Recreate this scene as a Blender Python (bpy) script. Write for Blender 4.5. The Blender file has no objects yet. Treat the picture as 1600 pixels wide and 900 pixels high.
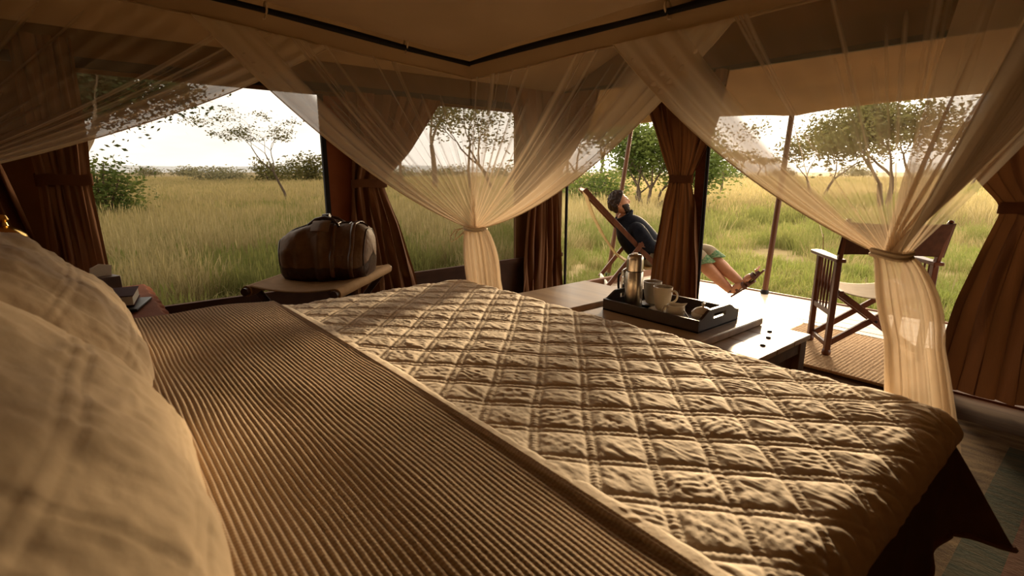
import bpy, bmesh, math, random
import numpy as np
from mathutils import Vector, Matrix, noise as mnoise

C = bpy.context.scene.collection
scene = bpy.context.scene
R = math.radians
PI = math.pi

# ------------------------------------------------------------------ camera
cam_d = bpy.data.cameras.new('camera')
cam_d.sensor_width = 36.0
cam_d.lens = 815.0 / 1600.0 * 36.0
cam_d.clip_start = 0.02
cam_d.clip_end = 3000
cam = bpy.data.objects.new('camera', cam_d)
C.objects.link(cam)
cam.location = (0, 0, 1.17)
cam.rotation_euler = (R(90) - math.atan(182 / 815.0), 0, R(50.25))
scene.camera = cam
cam_d.dof.use_dof = True
cam_d.dof.focus_distance = 3.4
cam_d.dof.aperture_fstop = 4.5

# ------------------------------------------------------------------ sky, sun, exposure
world = bpy.data.worlds.new('sky')
scene.world = world
world.use_nodes = True
wn = world.node_tree.nodes; wl = world.node_tree.links
wn.clear()
w_out = wn.new('ShaderNodeOutputWorld'); w_bg = wn.new('ShaderNodeBackground')
w_tc = wn.new('ShaderNodeTexCoord'); w_map = wn.new('ShaderNodeMapping'); w_noise = wn.new('ShaderNodeTexNoise')
w_ramp = wn.new('ShaderNodeValToRGB')
w_map.inputs['Scale'].default_value = (1.5, 1.5, 6.0)
w_noise.inputs['Scale'].default_value = 2.2; w_noise.inputs['Detail'].default_value = 5
w_ramp.color_ramp.elements[0].position = 0.36; w_ramp.color_ramp.elements[0].color = (0.78, 0.70, 0.58, 1)
w_ramp.color_ramp.elements[1].position = 0.58; w_ramp.color_ramp.elements[1].color = (1.0, 0.88, 0.73, 1)
wl.new(w_tc.outputs['Generated'], w_map.inputs['Vector']); wl.new(w_map.outputs['Vector'], w_noise.inputs['Vector'])
wl.new(w_noise.outputs['Fac'], w_ramp.inputs['Fac']); wl.new(w_ramp.outputs['Color'], w_bg.inputs['Color'])
w_bg.inputs['Strength'].default_value = 3.7
wl.new(w_bg.outputs['Background'], w_out.inputs['Surface'])

SUN_AZ = 26.0   # degrees left of +Y
SUN_EL = 8.2
sun_d = bpy.data.lights.new('sun', 'SUN')
sun_d.energy = 9.5
sun_d.color = (1.0, 0.74, 0.44)
sun_d.angle = R(10)
sun = bpy.data.objects.new('sun', sun_d)
C.objects.link(sun)
_sd = Vector((-math.sin(R(SUN_AZ)) * math.cos(R(SUN_EL)), math.cos(R(SUN_AZ)) * math.cos(R(SUN_EL)), math.sin(R(SUN_EL))))
sun.rotation_euler = _sd.to_track_quat('Z', 'Y').to_euler()
sun.location = (-20, 40, 12)

scene.view_settings.view_transform = 'Standard'
scene.view_settings.look = 'None'
scene.view_settings.gamma = 1
scene.view_settings.use_curve_mapping = False
scene.view_settings.exposure = 0.28
scene.cycles.use_denoising = True
scene.cycles.max_bounces = 10
scene.cycles.diffuse_bounces = 5
scene.cycles.glossy_bounces = 3
scene.cycles.transmission_bounces = 6
scene.cycles.transparent_max_bounces = 24
scene.cycles.sample_clamp_indirect = 6
scene.cycles.caustics_reflective = False
scene.cycles.caustics_refractive = False

# ------------------------------------------------------------------ materials
def mat(name, col, rough=0.7, col2=None, scale=20, stretch=(1, 1, 1), bump=0.0, bscale=60, metal=0.0, spec=0.3,
        transl=0.0, detail=4, lo=0.35, hi=0.65, sheen=0.0, tcol=None):
    m = bpy.data.materials.new(name); m.use_nodes = True
    nt = m.node_tree; n = nt.nodes; l = nt.links
    p = n['Principled BSDF']
    p.inputs['Roughness'].default_value = rough
    p.inputs['Metallic'].default_value = metal
    p.inputs['Specular IOR Level'].default_value = spec
    if sheen: p.inputs['Sheen Weight'].default_value = sheen
    p.inputs['Base Color'].default_value = (*col, 1)
    tc = n.new('ShaderNodeTexCoord'); mp = n.new('ShaderNodeMapping')
    mp.inputs['Scale'].default_value = stretch
    l.new(tc.outputs['Object'], mp.inputs['Vector'])
    csock = None
    if col2 is not None:
        tx = n.new('ShaderNodeTexNoise'); tx.inputs['Scale'].default_value = scale; tx.inputs['Detail'].default_value = detail
        l.new(mp.outputs['Vector'], tx.inputs['Vector'])
        rp = n.new('ShaderNodeValToRGB')
        rp.color_ramp.elements[0].position = lo; rp.color_ramp.elements[0].color = (*col, 1)
        rp.color_ramp.elements[1].position = hi; rp.color_ramp.elements[1].color = (*col2, 1)
        l.new(tx.outputs['Fac'], rp.inputs['Fac']); l.new(rp.outputs['Color'], p.inputs['Base Color'])
        csock = rp.outputs['Color']
    if bump:
        bt = n.new('ShaderNodeTexNoise'); bt.inputs['Scale'].default_value = bscale; bt.inputs['Detail'].default_value = 3
        l.new(mp.outputs['Vector'], bt.inputs['Vector'])
        b = n.new('ShaderNodeBump'); b.inputs['Strength'].default_value = bump; b.inputs['Distance'].default_value = 0.01
        l.new(bt.outputs['Fac'], b.inputs['Height']); l.new(b.outputs['Normal'], p.inputs['Normal'])
    if transl:
        t = n.new('ShaderNodeBsdfTranslucent'); t.inputs['Color'].default_value = (*(tcol or col2 or col), 1)
        if csock and tcol is None: l.new(csock, t.inputs['Color'])
        mx = n.new('ShaderNodeMixShader'); mx.inputs['Fac'].default_value = transl
        l.new(p.outputs['BSDF'], mx.inputs[1]); l.new(t.outputs['BSDF'], mx.inputs[2])
        l.new(mx.outputs['Shader'], n['Material Output'].inputs['Surface'])
    return m

def net_mat(name, col, base=1.0):
    """sheer cloth: the vertex attribute 'dens' is how many threads lie over each other there"""
    m = bpy.data.materials.new(name); m.use_nodes = True
    nt = m.node_tree; n = nt.nodes; l = nt.links
    n.remove(n['Principled BSDF'])
    at = n.new('ShaderNodeAttribute'); at.attribute_name = 'dens'
    d = n.new('ShaderNodeBsdfDiffuse'); d.inputs['Color'].default_value = (*col, 1)
    t = n.new('ShaderNodeBsdfTranslucent'); t.inputs['Color'].default_value = (*col, 1)
    m1 = n.new('ShaderNodeMixShader'); m1.inputs['Fac'].default_value = 0.30
    l.new(d.outputs['BSDF'], m1.inputs[1]); l.new(t.outputs['BSDF'], m1.inputs[2])
    tr = n.new('ShaderNodeBsdfTransparent')
    mu = n.new('ShaderNodeMath'); mu.operation = 'MULTIPLY'; mu.inputs[1].default_value = base; mu.use_clamp = True
    l.new(at.outputs['Fac'], mu.inputs[0])
    m2 = n.new('ShaderNodeMixShader')
    l.new(mu.outputs['Value'], m2.inputs['Fac']); l.new(tr.outputs['BSDF'], m2.inputs[1]); l.new(m1.outputs['Shader'], m2.inputs[2])
    l.new(m2.outputs['Shader'], n['Material Output'].inputs['Surface'])
    return m

def screen_mat(name, col, fac):
    m = bpy.data.materials.new(name); m.use_nodes = True
    nt = m.node_tree; n = nt.nodes; l = nt.links
    n.remove(n['Principled BSDF'])
    d = n.new('ShaderNodeBsdfDiffuse'); d.inputs['Color'].default_value = (*col, 1)
    tr = n.new('ShaderNodeBsdfTransparent')
    m2 = n.new('ShaderNodeMixShader'); m2.inputs['Fac'].default_value = fac
    l.new(tr.outputs['BSDF'], m2.inputs[1]); l.new(d.outputs['BSDF'], m2.inputs[2])
    l.new(m2.outputs['Shader'], n['Material Output'].inputs['Surface'])
    return m

M = {}
M['canvas'] = mat('canvas', (0.15, 0.075, 0.030), 0.9, (0.18, 0.09, 0.036), 6, bump=0.15, bscale=300, transl=0.22)
M['roof_canvas'] = mat('roof canvas', (0.25, 0.165, 0.09), 0.9, (0.30, 0.20, 0.11), 3, bump=0.15, bscale=200, transl=0.34)
M['awning'] = mat('awning canvas', (0.27, 0.175, 0.095), 0.9, (0.33, 0.215, 0.115), 3, bump=0.15, bscale=200, transl=0.35)
M['wall_dark'] = mat('dark ground sheet', (0.060, 0.026, 0.014), 0.85, (0.085, 0.036, 0.018), 8)
M['black_trim'] = mat('black webbing', (0.008, 0.006, 0.006), 0.7)
M['rust'] = mat('rust canvas', (0.32, 0.10, 0.038), 0.85, (0.38, 0.125, 0.05), 7, bump=0.2, bscale=150, transl=0.2)
M['curtain'] = mat('rust brown curtain', (0.165, 0.068, 0.024), 0.9, (0.215, 0.090, 0.033), 9, (1, 1, 0.2), bump=0.15, bscale=220, transl=0.05, sheen=0.1)
M['curtain_tie'] = mat('curtain tie', (0.14, 0.052, 0.017), 0.85, (0.18, 0.068, 0.022), 9, bump=0.15, bscale=220, transl=0.2)
M['valance'] = mat('valance cotton', (0.50, 0.36, 0.22), 0.9, (0.55, 0.40, 0.25), 3, bump=0.1, bscale=300, transl=0.08)
M['canopy'] = mat('canopy cotton', (0.68, 0.54, 0.38), 0.9, (0.74, 0.59, 0.42), 3, bump=0.1, bscale=300, transl=0.5)
M['net'] = net_mat('mosquito netting', (0.80, 0.68, 0.53))
M['cord'] = mat('pale cord', (0.7, 0.58, 0.42), 0.8)
M['screen'] = screen_mat('window screen', (0.05, 0.035, 0.02), 0.66)
M['quilt'] = mat('quilted cotton', (0.74, 0.615, 0.465), 0.85, (0.79, 0.66, 0.505), 14, bump=0.25, bscale=45, sheen=0.1)
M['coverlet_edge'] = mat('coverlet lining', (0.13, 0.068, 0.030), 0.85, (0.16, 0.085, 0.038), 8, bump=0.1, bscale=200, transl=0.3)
M['pillow'] = mat('pillow sham cotton', (0.53, 0.40, 0.255), 0.85, (0.58, 0.44, 0.285), 10, bump=0.2, bscale=30, sheen=0.1)
M['pole'] = mat('dark wooden pole', (0.085, 0.032, 0.014), 0.5, (0.13, 0.052, 0.022), 30, (1, 1, 0.08))
M['dark_wood'] = mat('dark polished wood', (0.050, 0.022, 0.012), 0.38, (0.085, 0.038, 0.02), 22, (0.12, 1, 1), spec=0.5)
M['chair_wood'] = mat('red brown wood', (0.095, 0.030, 0.013), 0.4, (0.15, 0.05, 0.02), 30, (1, 1, 0.12), spec=0.5)
M['tray_wood'] = mat('near black tray wood', (0.022, 0.011, 0.008), 0.35, (0.04, 0.02, 0.013), 22, (0.12, 1, 1), spec=0.5)
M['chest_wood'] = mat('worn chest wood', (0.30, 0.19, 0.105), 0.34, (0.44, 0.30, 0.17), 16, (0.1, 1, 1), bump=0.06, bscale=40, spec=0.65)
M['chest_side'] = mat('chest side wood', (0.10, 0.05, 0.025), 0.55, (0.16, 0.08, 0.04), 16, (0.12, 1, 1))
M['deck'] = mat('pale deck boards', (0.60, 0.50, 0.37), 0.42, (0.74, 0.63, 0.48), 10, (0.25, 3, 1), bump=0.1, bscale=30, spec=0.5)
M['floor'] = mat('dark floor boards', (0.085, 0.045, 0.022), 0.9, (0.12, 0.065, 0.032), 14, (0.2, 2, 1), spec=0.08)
M['deck_edge'] = mat('brown deck kerb', (0.16, 0.07, 0.035), 0.6, (0.22, 0.10, 0.05), 20, (1, 0.1, 1))
M['steel'] = mat('brushed steel', (0.62, 0.56, 0.48), 0.28, (0.70, 0.63, 0.54), 60, (1, 1, 0.02), metal=1.0)
M['chrome'] = mat('chrome', (0.75, 0.72, 0.66), 0.12, metal=1.0)
M['brass'] = mat('polished brass', (0.80, 0.50, 0.14), 0.18, (0.86, 0.56, 0.18), 12, metal=1.0)
M['china'] = mat('cream china', (0.66, 0.58, 0.46), 0.22, (0.70, 0.62, 0.50), 6, spec=0.5)
M['black'] = mat('black plastic', (0.012, 0.011, 0.011), 0.4)
M['leather'] = mat('dark leather', (0.030, 0.012, 0.007), 0.32, (0.05, 0.02, 0.011), 40, bump=0.2, bscale=90, spec=0.5)
M['strap'] = mat('brown leather strap', (0.10, 0.045, 0.020), 0.28, (0.15, 0.07, 0.03), 40, spec=0.6)
M['bag'] = mat('brown waxed canvas', (0.13, 0.068, 0.030), 0.6, (0.18, 0.095, 0.042), 14, bump=0.3, bscale=40, sheen=0.1)
M['rack_canvas'] = mat('olive brown canvas', (0.27, 0.15, 0.055), 0.8, (0.32, 0.18, 0.07), 20, bump=0.2, bscale=200)
M['sail'] = mat('cream sailcloth', (0.66, 0.56, 0.40), 0.8, (0.72, 0.62, 0.46), 15, bump=0.1, bscale=250, transl=0.3)
M['sling'] = mat('ochre sling canvas', (0.50, 0.33, 0.12), 0.8, (0.56, 0.38, 0.15), 20, transl=0.3)
M['white_paint'] = mat('cream white paint', (0.72, 0.66, 0.55), 0.5)
M['brown_canvas'] = mat('dark brown back canvas', (0.075, 0.032, 0.018), 0.8, (0.105, 0.045, 0.025), 30, transl=0.1)
M['jute'] = mat('woven jute', (0.40, 0.24, 0.11), 0.9, (0.56, 0.36, 0.18), 90, (1, 0.35, 1), bump=0.6, bscale=120)
M['skin'] = mat('skin', (0.46, 0.22, 0.12), 0.5, (0.54, 0.27, 0.15), 18, bump=0.05, bscale=60)
M['jacket'] = mat('black jacket', (0.006, 0.007, 0.012), 0.75, (0.012, 0.013, 0.02), 25, bump=0.2, bscale=60, spec=0.08)
M['trousers'] = mat('khaki trousers', (0.27, 0.21, 0.13), 0.85, (0.33, 0.26, 0.16), 14, bump=0.2, bscale=60)
M['green_cloth'] = mat('green trouser lining', (0.05, 0.16, 0.06), 0.85, (0.22, 0.28, 0.14), 55)
M['hair'] = mat('dark brown hair', (0.010, 0.005, 0.004), 0.6, (0.04, 0.018, 0.010), 60, bump=0.4, bscale=150)
M['sandal'] = mat('brown sandal leather', (0.085, 0.035, 0.02), 0.45, (0.12, 0.05, 0.03), 40)
M['paper'] = mat('paper', (0.70, 0.62, 0.48), 0.8, (0.76, 0.68, 0.53), 200)
M['book_cloth'] = mat('dark red book cover', (0.05, 0.010, 0.010), 0.8, (0.065, 0.014, 0.012), 40, spec=0.1)
M['soil'] = mat('dry soil and thatch', (0.16, 0.115, 0.045), 0.95, (0.24, 0.18, 0.075), 1.1, bump=0.4, bscale=8, detail=8)
M['bark'] = mat('bark', (0.060, 0.040, 0.026), 0.9, (0.10, 0.07, 0.045), 20, bump=0.4, bscale=30)
M['bark_pale'] = mat('pale bark', (0.20, 0.14, 0.085), 0.9, (0.28, 0.20, 0.125), 12, bump=0.4, bscale=30)
def leafm(name, a, b): return mat(name, a, 0.6, b, 1.5, spec=0.15, transl=0.45, detail=2)
M['leaf_green'] = leafm('green leaves', (0.055, 0.085, 0.016), (0.13, 0.16, 0.035))
M['leaf_olive'] = leafm('olive leaves', (0.075, 0.075, 0.022), (0.15, 0.14, 0.045))
M['leaf_dark'] = leafm('dark leaves', (0.030, 0.045, 0.014), (0.065, 0.08, 0.025))
M['leaf_haze'] = leafm('hazed far leaves', (0.17, 0.165, 0.09), (0.24, 0.22, 0.12))  # paler tone: distance haze is put into the leaf colour
def grassm(name, a, b, c): 
    m = mat(name, a, 0.7, b, 0.35, spec=0.12, transl=0.45, detail=6, lo=0.38, hi=0.62)
    nt = m.node_tree; n = nt.nodes; l = nt.links
    # per-tuft tint
    oi = n.new('ShaderNodeObjectInfo'); mx = n.new('ShaderNodeMix'); mx.data_type = 'RGBA'
    rp = [x for x in n if x.type == 'VALTORGB'][0]
    mp = n.new('ShaderNodeMath'); mp.operation = 'POWER'; mp.inputs[1].default_value = 1.6
    l.new(oi.outputs['Random'], mp.inputs[0]); l.new(mp.outputs['Value'], mx.inputs['Factor'])
    l.new(rp.outputs['Color'], mx.inputs[6]); mx.inputs[7].default_value = (*c, 1)
    for nm in ('Principled BSDF', 'Translucent BSDF'):
        nd = n[nm]; s = nd.inputs['Base Color'] if 'Principled' in nm else nd.inputs['Color']
        l.new(mx.outputs[2], s)
    return m
M['grass_gold'] = grassm('golden grass', (0.31, 0.25, 0.105), (0.24, 0.215, 0.08), (0.42, 0.34, 0.17))
M['grass_mid'] = grassm('mixed grass', (0.19, 0.195, 0.055), (0.27, 0.235, 0.09), (0.15, 0.175, 0.04))
M['grass_green'] = grassm('fresh green grass', (0.17, 0.22, 0.04), (0.25, 0.26, 0.065), (0.30, 0.27, 0.10))
M['hill'] = mat('hazy hill', (0.42, 0.44, 0.46), 1.0, (0.46, 0.48, 0.49), 0.01)  # blue grey stands for distance haze, put into the colour

# ------------------------------------------------------------------ mesh helpers
def mesh_obj(name, V, F, material=None, parent=None, smooth=True, angle=None, loc=(0, 0, 0)):
    me = bpy.data.meshes.new(name)
    V = np.asarray(V, dtype=np.float64)
    if isinstance(F, np.ndarray):
        nf, k = F.shape
        me.vertices.add(len(V)); me.vertices.foreach_set('co', V.ravel())
        me.loops.add(nf * k); me.loops.foreach_set('vertex_index', F.ravel().astype(np.int32))
        me.polygons.add(nf)
        me.polygons.foreach_set('loop_start', (np.arange(nf) * k).astype(np.int32))
        me.polygons.foreach_set('loop_total', np.full(nf, k, np.int32))
        me.update(calc_edges=True)
    else:
        me.from_pydata(V.tolist(), [], F); me.update()
    me.validate()
    me.polygons.foreach_set('use_smooth', np.full(len(me.polygons), bool(smooth)))
    if smooth and angle is not None: me.set_sharp_from_angle(angle=R(angle))
    if material is not None: me.materials.append(M[material] if isinstance(material, str) else material)
    o = bpy.data.objects.new(name, me); C.objects.link(o)
    o.location = loc
    if parent is not None: o.parent = parent
    return o

def grid_faces(nu, nv, cu=False, cv=False):
    iu = np.arange(nu if cu else nu - 1); iv = np.arange(nv if cv else nv - 1)
    a, b = np.meshgrid(iu, iv, indexing='ij'); a = a.ravel(); b = b.ravel()
    a2 = (a + 1) % nu; b2 = (b + 1) % nv
    return np.stack([a * nv + b, a2 * nv + b, a2 * nv + b2, a * nv + b2], 1)

def grid_obj(name, P, material, parent=None, cu=False, cv=False, dens=None, solid=0, smooth=True):
    nu, nv = P.shape[:2]
    o = mesh_obj(name, P.reshape(-1, 3), grid_faces(nu, nv, cu, cv), material, parent, smooth)
    if dens is not None:
        a = o.data.attributes.new('dens', 'FLOAT', 'POINT'); a.data.foreach_set('value', np.asarray(dens, np.float32).ravel())
    if solid:
        s = o.modifiers.new('thickness', 'SOLIDIFY'); s.thickness = solid; s.offset = 0
    return o

def curve_pts(P, m=6):
    P = [Vector(p) for p in P]; out = []
    for i in range(len(P) - 1):
        a = P[max(i - 1, 0)]; b = P[i]; c = P[i + 1]; d = P[min(i + 2, len(P) - 1)]
        for k in range(m):
            t = k / m
            out.append(0.5 * ((2 * b) + (c - a) * t + (2 * a - 5 * b + 4 * c - d) * t * t + (3 * b - a - 3 * c + d) * t ** 3))
    out.append(P[-1]); return out
class MB:
    """collects simple solids into one mesh"""
    def __init__(s): s.V = []; s.F = []; s.n = 0
    def add(s, V, F):
        V = [tuple(v) for v in V]
        s.V += V; s.F += [tuple(i + s.n for i in f) for f in F]; s.n += len(V); return s
    def box(s, c, d, rot=None):
        hx, hy, hz = d[0] / 2, d[1] / 2, d[2] / 2
        V = [Vector((x, y, z)) for z in (-hz, hz) for y in (-hy, hy) for x in (-hx, hx)]
        if rot is not None: V = [rot @ v for v in V]
        V = [v + Vector(c) for v in V]
        return s.add(V, [(0, 2, 3, 1), (4, 5, 7, 6), (0, 1, 5, 4), (2, 6, 7, 3), (0, 4, 6, 2), (1, 3, 7, 5)])
    def bar(s, a, b, w, h, up=(0, 0, 1)):
        a = Vector(a); b = Vector(b); d = (b - a); L = d.length; d.normalize()
        sd = d.cross(Vector(up)); 
        if sd.length < 1e-4: sd = d.cross(Vector((0, 1, 0)))
        sd.normalize(); u = sd.cross(d)
        rot = Matrix((d, sd, u)).transposed()
        return s.box((a + b) / 2, (L, w, h), rot)
    def tube(s, path, r, n=8, caps=True, closed=False):
        pts = [Vector(p) for p in path]; k = len(pts)
        rs = r if isinstance(r, (list, tuple)) else [r] * k
        V = []; F = []; prev = None
        for i, p in enumerate(pts):
            if closed: t = pts[(i + 1) % k] - pts[i - 1]
            else: t = pts[min(i + 1, k - 1)] - pts[max(i - 1, 0)]
            t.normalize()
            if prev is None:
                a = t.orthogonal().normalized()
            else:
                a = prev - t * prev.dot(t); a.normalize()
            prev = a; b = t.cross(a)
            for j in range(n):
                th = 2 * PI * j / n
                V.append(p + (a * math.cos(th) + b * math.sin(th)) * rs[i])
        seg = k if closed else k - 1
        for i in range(seg):
            i2 = (i + 1) % k
            for j in range(n):
                j2 = (j + 1) % n
                F.append((i * n + j, i * n + j2, i2 * n + j2, i2 * n + j))
        if caps and not closed:
            F.append(tuple(range(n - 1, -1, -1))); F.append(tuple((k - 1) * n + j for j in range(n)))
        return s.add(V, F)
    def lathe(s, prof, n=24, c=(0, 0, 0), sx=1, sy=1):
        V = []; F = []; k = len(prof)
        for (r, z) in prof:
            for j in range(n):
                th = 2 * PI * j / n
                V.append((c[0] + sx * r * math.cos(th), c[1] + sy * r * math.sin(th), c[2] + z))
        for i in range(k - 1):
            for j in range(n):
                j2 = (j + 1) % n
                F.append((i * n + j, i * n + j2, (i + 1) * n + j2, (i + 1) * n + j))
        if prof[0][0] > 1e-5: F.append(tuple(range(n - 1, -1, -1)))
        if prof[-1][0] > 1e-5: F.append(tuple((k - 1) * n + j for j in range(n)))
        return s.add(V, F)
    def prism(s, poly, z0, z1, frame=None):
        """extrude a 2-D outline; frame maps (a, b, c) to a point"""
        f = frame or (lambda a, b, c: (a, b, c))
        n = len(poly)
        V = [f(a, b, z0) for a, b in poly] + [f(a, b, z1) for a, b in poly]
        F = [tuple(range(n - 1, -1, -1)), tuple(range(n, 2 * n))] + [(i, (i + 1) % n, n + (i + 1) % n, n + i) for i in range(n)]
        return s.add(V, F)
    def build(s, name, material, parent=None, smooth=True, angle=48, bevel=0, fix=True):
        o = mesh_obj(name, s.V, s.F, material, parent, smooth, None)
        if fix:
            bm = bmesh.new(); bm.from_mesh(o.data); bmesh.ops.recalc_face_normals(bm, faces=bm.faces); bm.to_mesh(o.data); bm.free()
        if smooth and angle is not None: o.data.set_sharp_from_angle(angle=R(angle))
        if bevel:
            b = o.modifiers.new('bevel', 'BEVEL'); b.width = bevel; b.segments = 2; b.limit_method = 'ANGLE'; b.angle_limit = R(40)
        return o

def thing(name, label, cat, loc=(0, 0, 0), rz=0, group=None):
    o = bpy.data.objects.new(name, None); o.empty_display_size = 0.1; C.objects.link(o)
    o.location = loc; o.rotation_euler = (0, 0, rz); o['label'] = label; o['category'] = cat
    if group: o['group'] = group
    return o
def tag(o, label, cat, group=None):
    o['label'] = label; o['category'] = cat
    if group: o['group'] = group
    return o
def struct(o): o['kind'] = 'structure'; return o
def W(parent): 
    """offset that turns world coordinates into the unrotated parent's"""
    return Vector(parent.location)
def shift(o, parent):
    """mesh given in world coordinates, parent unrotated"""
    o.parent = parent; o.location = -Vector(parent.location); return o

def fnoise(shape, scale, seed, octaves=3):
    """smooth periodic-free 2-D noise in [-1, 1] on a grid; scale = cells across each axis"""
    rng = np.random.default_rng(seed); out = np.zeros(shape); amp = 1.0; tot = 0
    for o in range(octaves):
        gx = max(2, int(scale[0] * 2 ** o) + 2); gy = max(2, int(scale[1] * 2 ** o) + 2)
        g = rng.uniform(-1, 1, (gx + 2, gy + 2))
        x = np.linspace(0, gx - 1.001, shape[0]); y = np.linspace(0, gy - 1.001, shape[1])
        xi = x.astype(int); yi = y.astype(int); fx = x - xi; fy = y - yi
        fx = fx * fx * (3 - 2 * fx); fy = fy * fy * (3 - 2 * fy)
        a = g[np.ix_(xi, yi)]; b = g[np.ix_(xi + 1, yi)]; c = g[np.ix_(xi, yi + 1)]; d = g[np.ix_(xi + 1, yi + 1)]
        fx = fx[:, None]; fy = fy[None, :]
        out += amp * ((a * (1 - fx) + b * fx) * (1 - fy) + (c * (1 - fx) + d * fx) * fy)
        tot += amp; amp *= 0.5
    return out / tot
def sstep(a, b, x):
    t = np.clip((x - a) / (b - a), 0, 1); return t * t * (3 - 2 * t)
# ------------------------------------------------------------------ the tent shell
XL, YF, XR, YB = -3.53, 3.55, 2.3, -1.9
Z_EAVE = 1.86
def slab(name, c, d, m): return struct(MB().box(c, d).build(name, m, None, False))

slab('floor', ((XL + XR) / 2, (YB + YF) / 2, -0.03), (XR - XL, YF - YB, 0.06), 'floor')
# left wall: window openings y -0.05..1.33 and 1.62..2.97
mb = MB()
T = 0.03
def lw(y0, y1, z0, z1): mb.box((XL - T / 2, (y0 + y1) / 2, (z0 + z1) / 2), (T, y1 - y0, z1 - z0))
lw(YB, YF, 1.655, Z_EAVE); lw(YB, -0.05, 0.0, 1.655); lw(1.33, 1.70, 0.40, 1.655); lw(2.98, YF, 0.40, 1.655)
struct(mb.build('wall_left', 'canvas', None, False))
mb = MB()
lw(-0.05, YF, 0.0, 0.40)
struct(mb.build('baseboard_left', 'wall_dark', None, False))
# webbing along the eave and round the windows
mb = MB()
mb.box((XL + 0.012, (YB + YF) / 2, 1.70), (0.02, YF - YB, 0.05))
mb.box((XL + 0.015, 1.315, 1.03), (0.025, 0.03, 1.25))
struct(mb.build('trim_1', 'black_trim', None, False))
mb = MB()
mb.box((XL + 0.012, (YB + YF) / 2, 0.395), (0.03, YF - YB, 0.035))
struct(mb.build('trim_2', 'wall_dark', None, False))
for i, (y0, y1) in enumerate(((-0.05, 1.33), (1.70, 2.98))):
    o = struct(grid_obj('window_%d' % (i + 1), np.array([[(XL - 0.012, y, z) for z in np.linspace(0.40, 1.655, 6)] for y in np.linspace(y0, y1, 6)]), 'screen'))
# rust coloured window flap beside the first window
# front wall: open below a header, gable above
mb = MB()
mb.box(((XL + XR) / 2, YF + 0.02, 1.93), (XR - XL, 0.03, 0.16))
mb.box(((0.05 + XR) / 2, YF + 0.02, 0.93), (XR - 0.05, 0.03, 1.86))
xm = (XL + XR) / 2; zr = 3.0
mb.prism([(XL, 2.0), (XR, 2.0), (xm, zr + 0.1)], YF + 0.005, YF + 0.035, lambda a, b, c: (a, c, b))
struct(mb.build('wall_front', 'canvas', None, False))
mb = MB()
mb.box(((XL + XR) / 2, YF + 0.0, 1.855), (XR - XL, 0.03, 0.03))
struct(mb.build('trim_3', 'black_trim', None, False))
mb = MB().box((XR + 0.015, (YB + YF) / 2, 0.93), (0.03, YF - YB, 1.9))
struct(mb.build('wall_right', 'canvas', None, False))
mb = MB(); mb.box((xm, YB - 0.015, 0.93), (XR - XL, 0.03, 1.9))
mb.prism([(XL, 1.85), (XR, 1.85), (xm, zr + 0.1)], YB - 0.03, YB, lambda a, b, c: (a, c, b))
struct(mb.build('wall_back', 'canvas', None, False))
mb = MB()
for x0 in (XL - 0.1, XR + 0.1):
    zz = Z_EAVE - 0.03
    mb.prism([(x0, zz), (xm, zr), (xm, zr + 0.02), (x0, zz + 0.02)], YB - 0.1, YF + 0.04, lambda a, b, c: (a, c, b))
struct(mb.build('ceiling', 'roof_canvas', None, False))

# veranda awning: slopes from the header out to a sagging valance held on poles
NX, NY = 60, 12
P = np.zeros((NX, NY, 3))
polex = [-4.6, -2.2, 0.2, 2.6]
for i in range(NX):
    x = -4.6 + 7.2 * i / (NX - 1)
    k = min(2, int((x + 4.6) / 2.4)); t = min(1.0, max(0.0, (x - polex[k]) / 2.4))
    sag = 0.09 * (4 * t * (1 - t)) ** 0.6
    for j in range(NY):
        s = j / (NY - 1)
        z = 2.02 + (1.655 - 2.02) * s + sag * s * 0.75 - 0.04 * math.sin(PI * s)
        P[i, j] = (x, YF + 0.06 + (5.12 - YF - 0.01) * s, z)
o = grid_obj('veranda_awning', P, 'awning', solid=0.006)
tag(o, 'canvas awning stretched over the veranda deck, edge scalloped between poles', 'awning')
struct(MB().box((XL + 0.004, 1.46, 1.03), (0.012, 0.27, 1.24)).build('trim_4', 'rust', None, False))

# ------------------------------------------------------------------ the bed
BXL, BXR, BYF, BYH = -2.22, -0.26, 1.50, -0.40
BZ = 0.615
bed = thing('bed', 'wide low bed with padded mattress and dark skirted base under the quilted coverlet', 'bed', ((BXL + BXR) / 2, 0.55, 0))
o = MB().box(((BXL + BXR) / 2, 0.55, 0.47), (BXR - BXL - 0.04, 1.86, 0.24)).build('mattress', 'pillow', None, True, 35, bevel=0.04); shift(o, bed)
mb = MB()
o = MB().box(((BXL + BXR) / 2, 0.54, 0.18), (BXR - BXL - 0.08, 1.82, 0.345)).build('bed_base', 'wall_dark', None, False); shift(o, bed)
mb = MB(); mb.box(((BXL + BXR) / 2, -0.47, 0.52), (BXR - BXL, 0.06, 1.0))
o = mb.build('headboard', 'dark_wood', None, True, 35, bevel=0.015); shift(o, bed)

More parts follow.
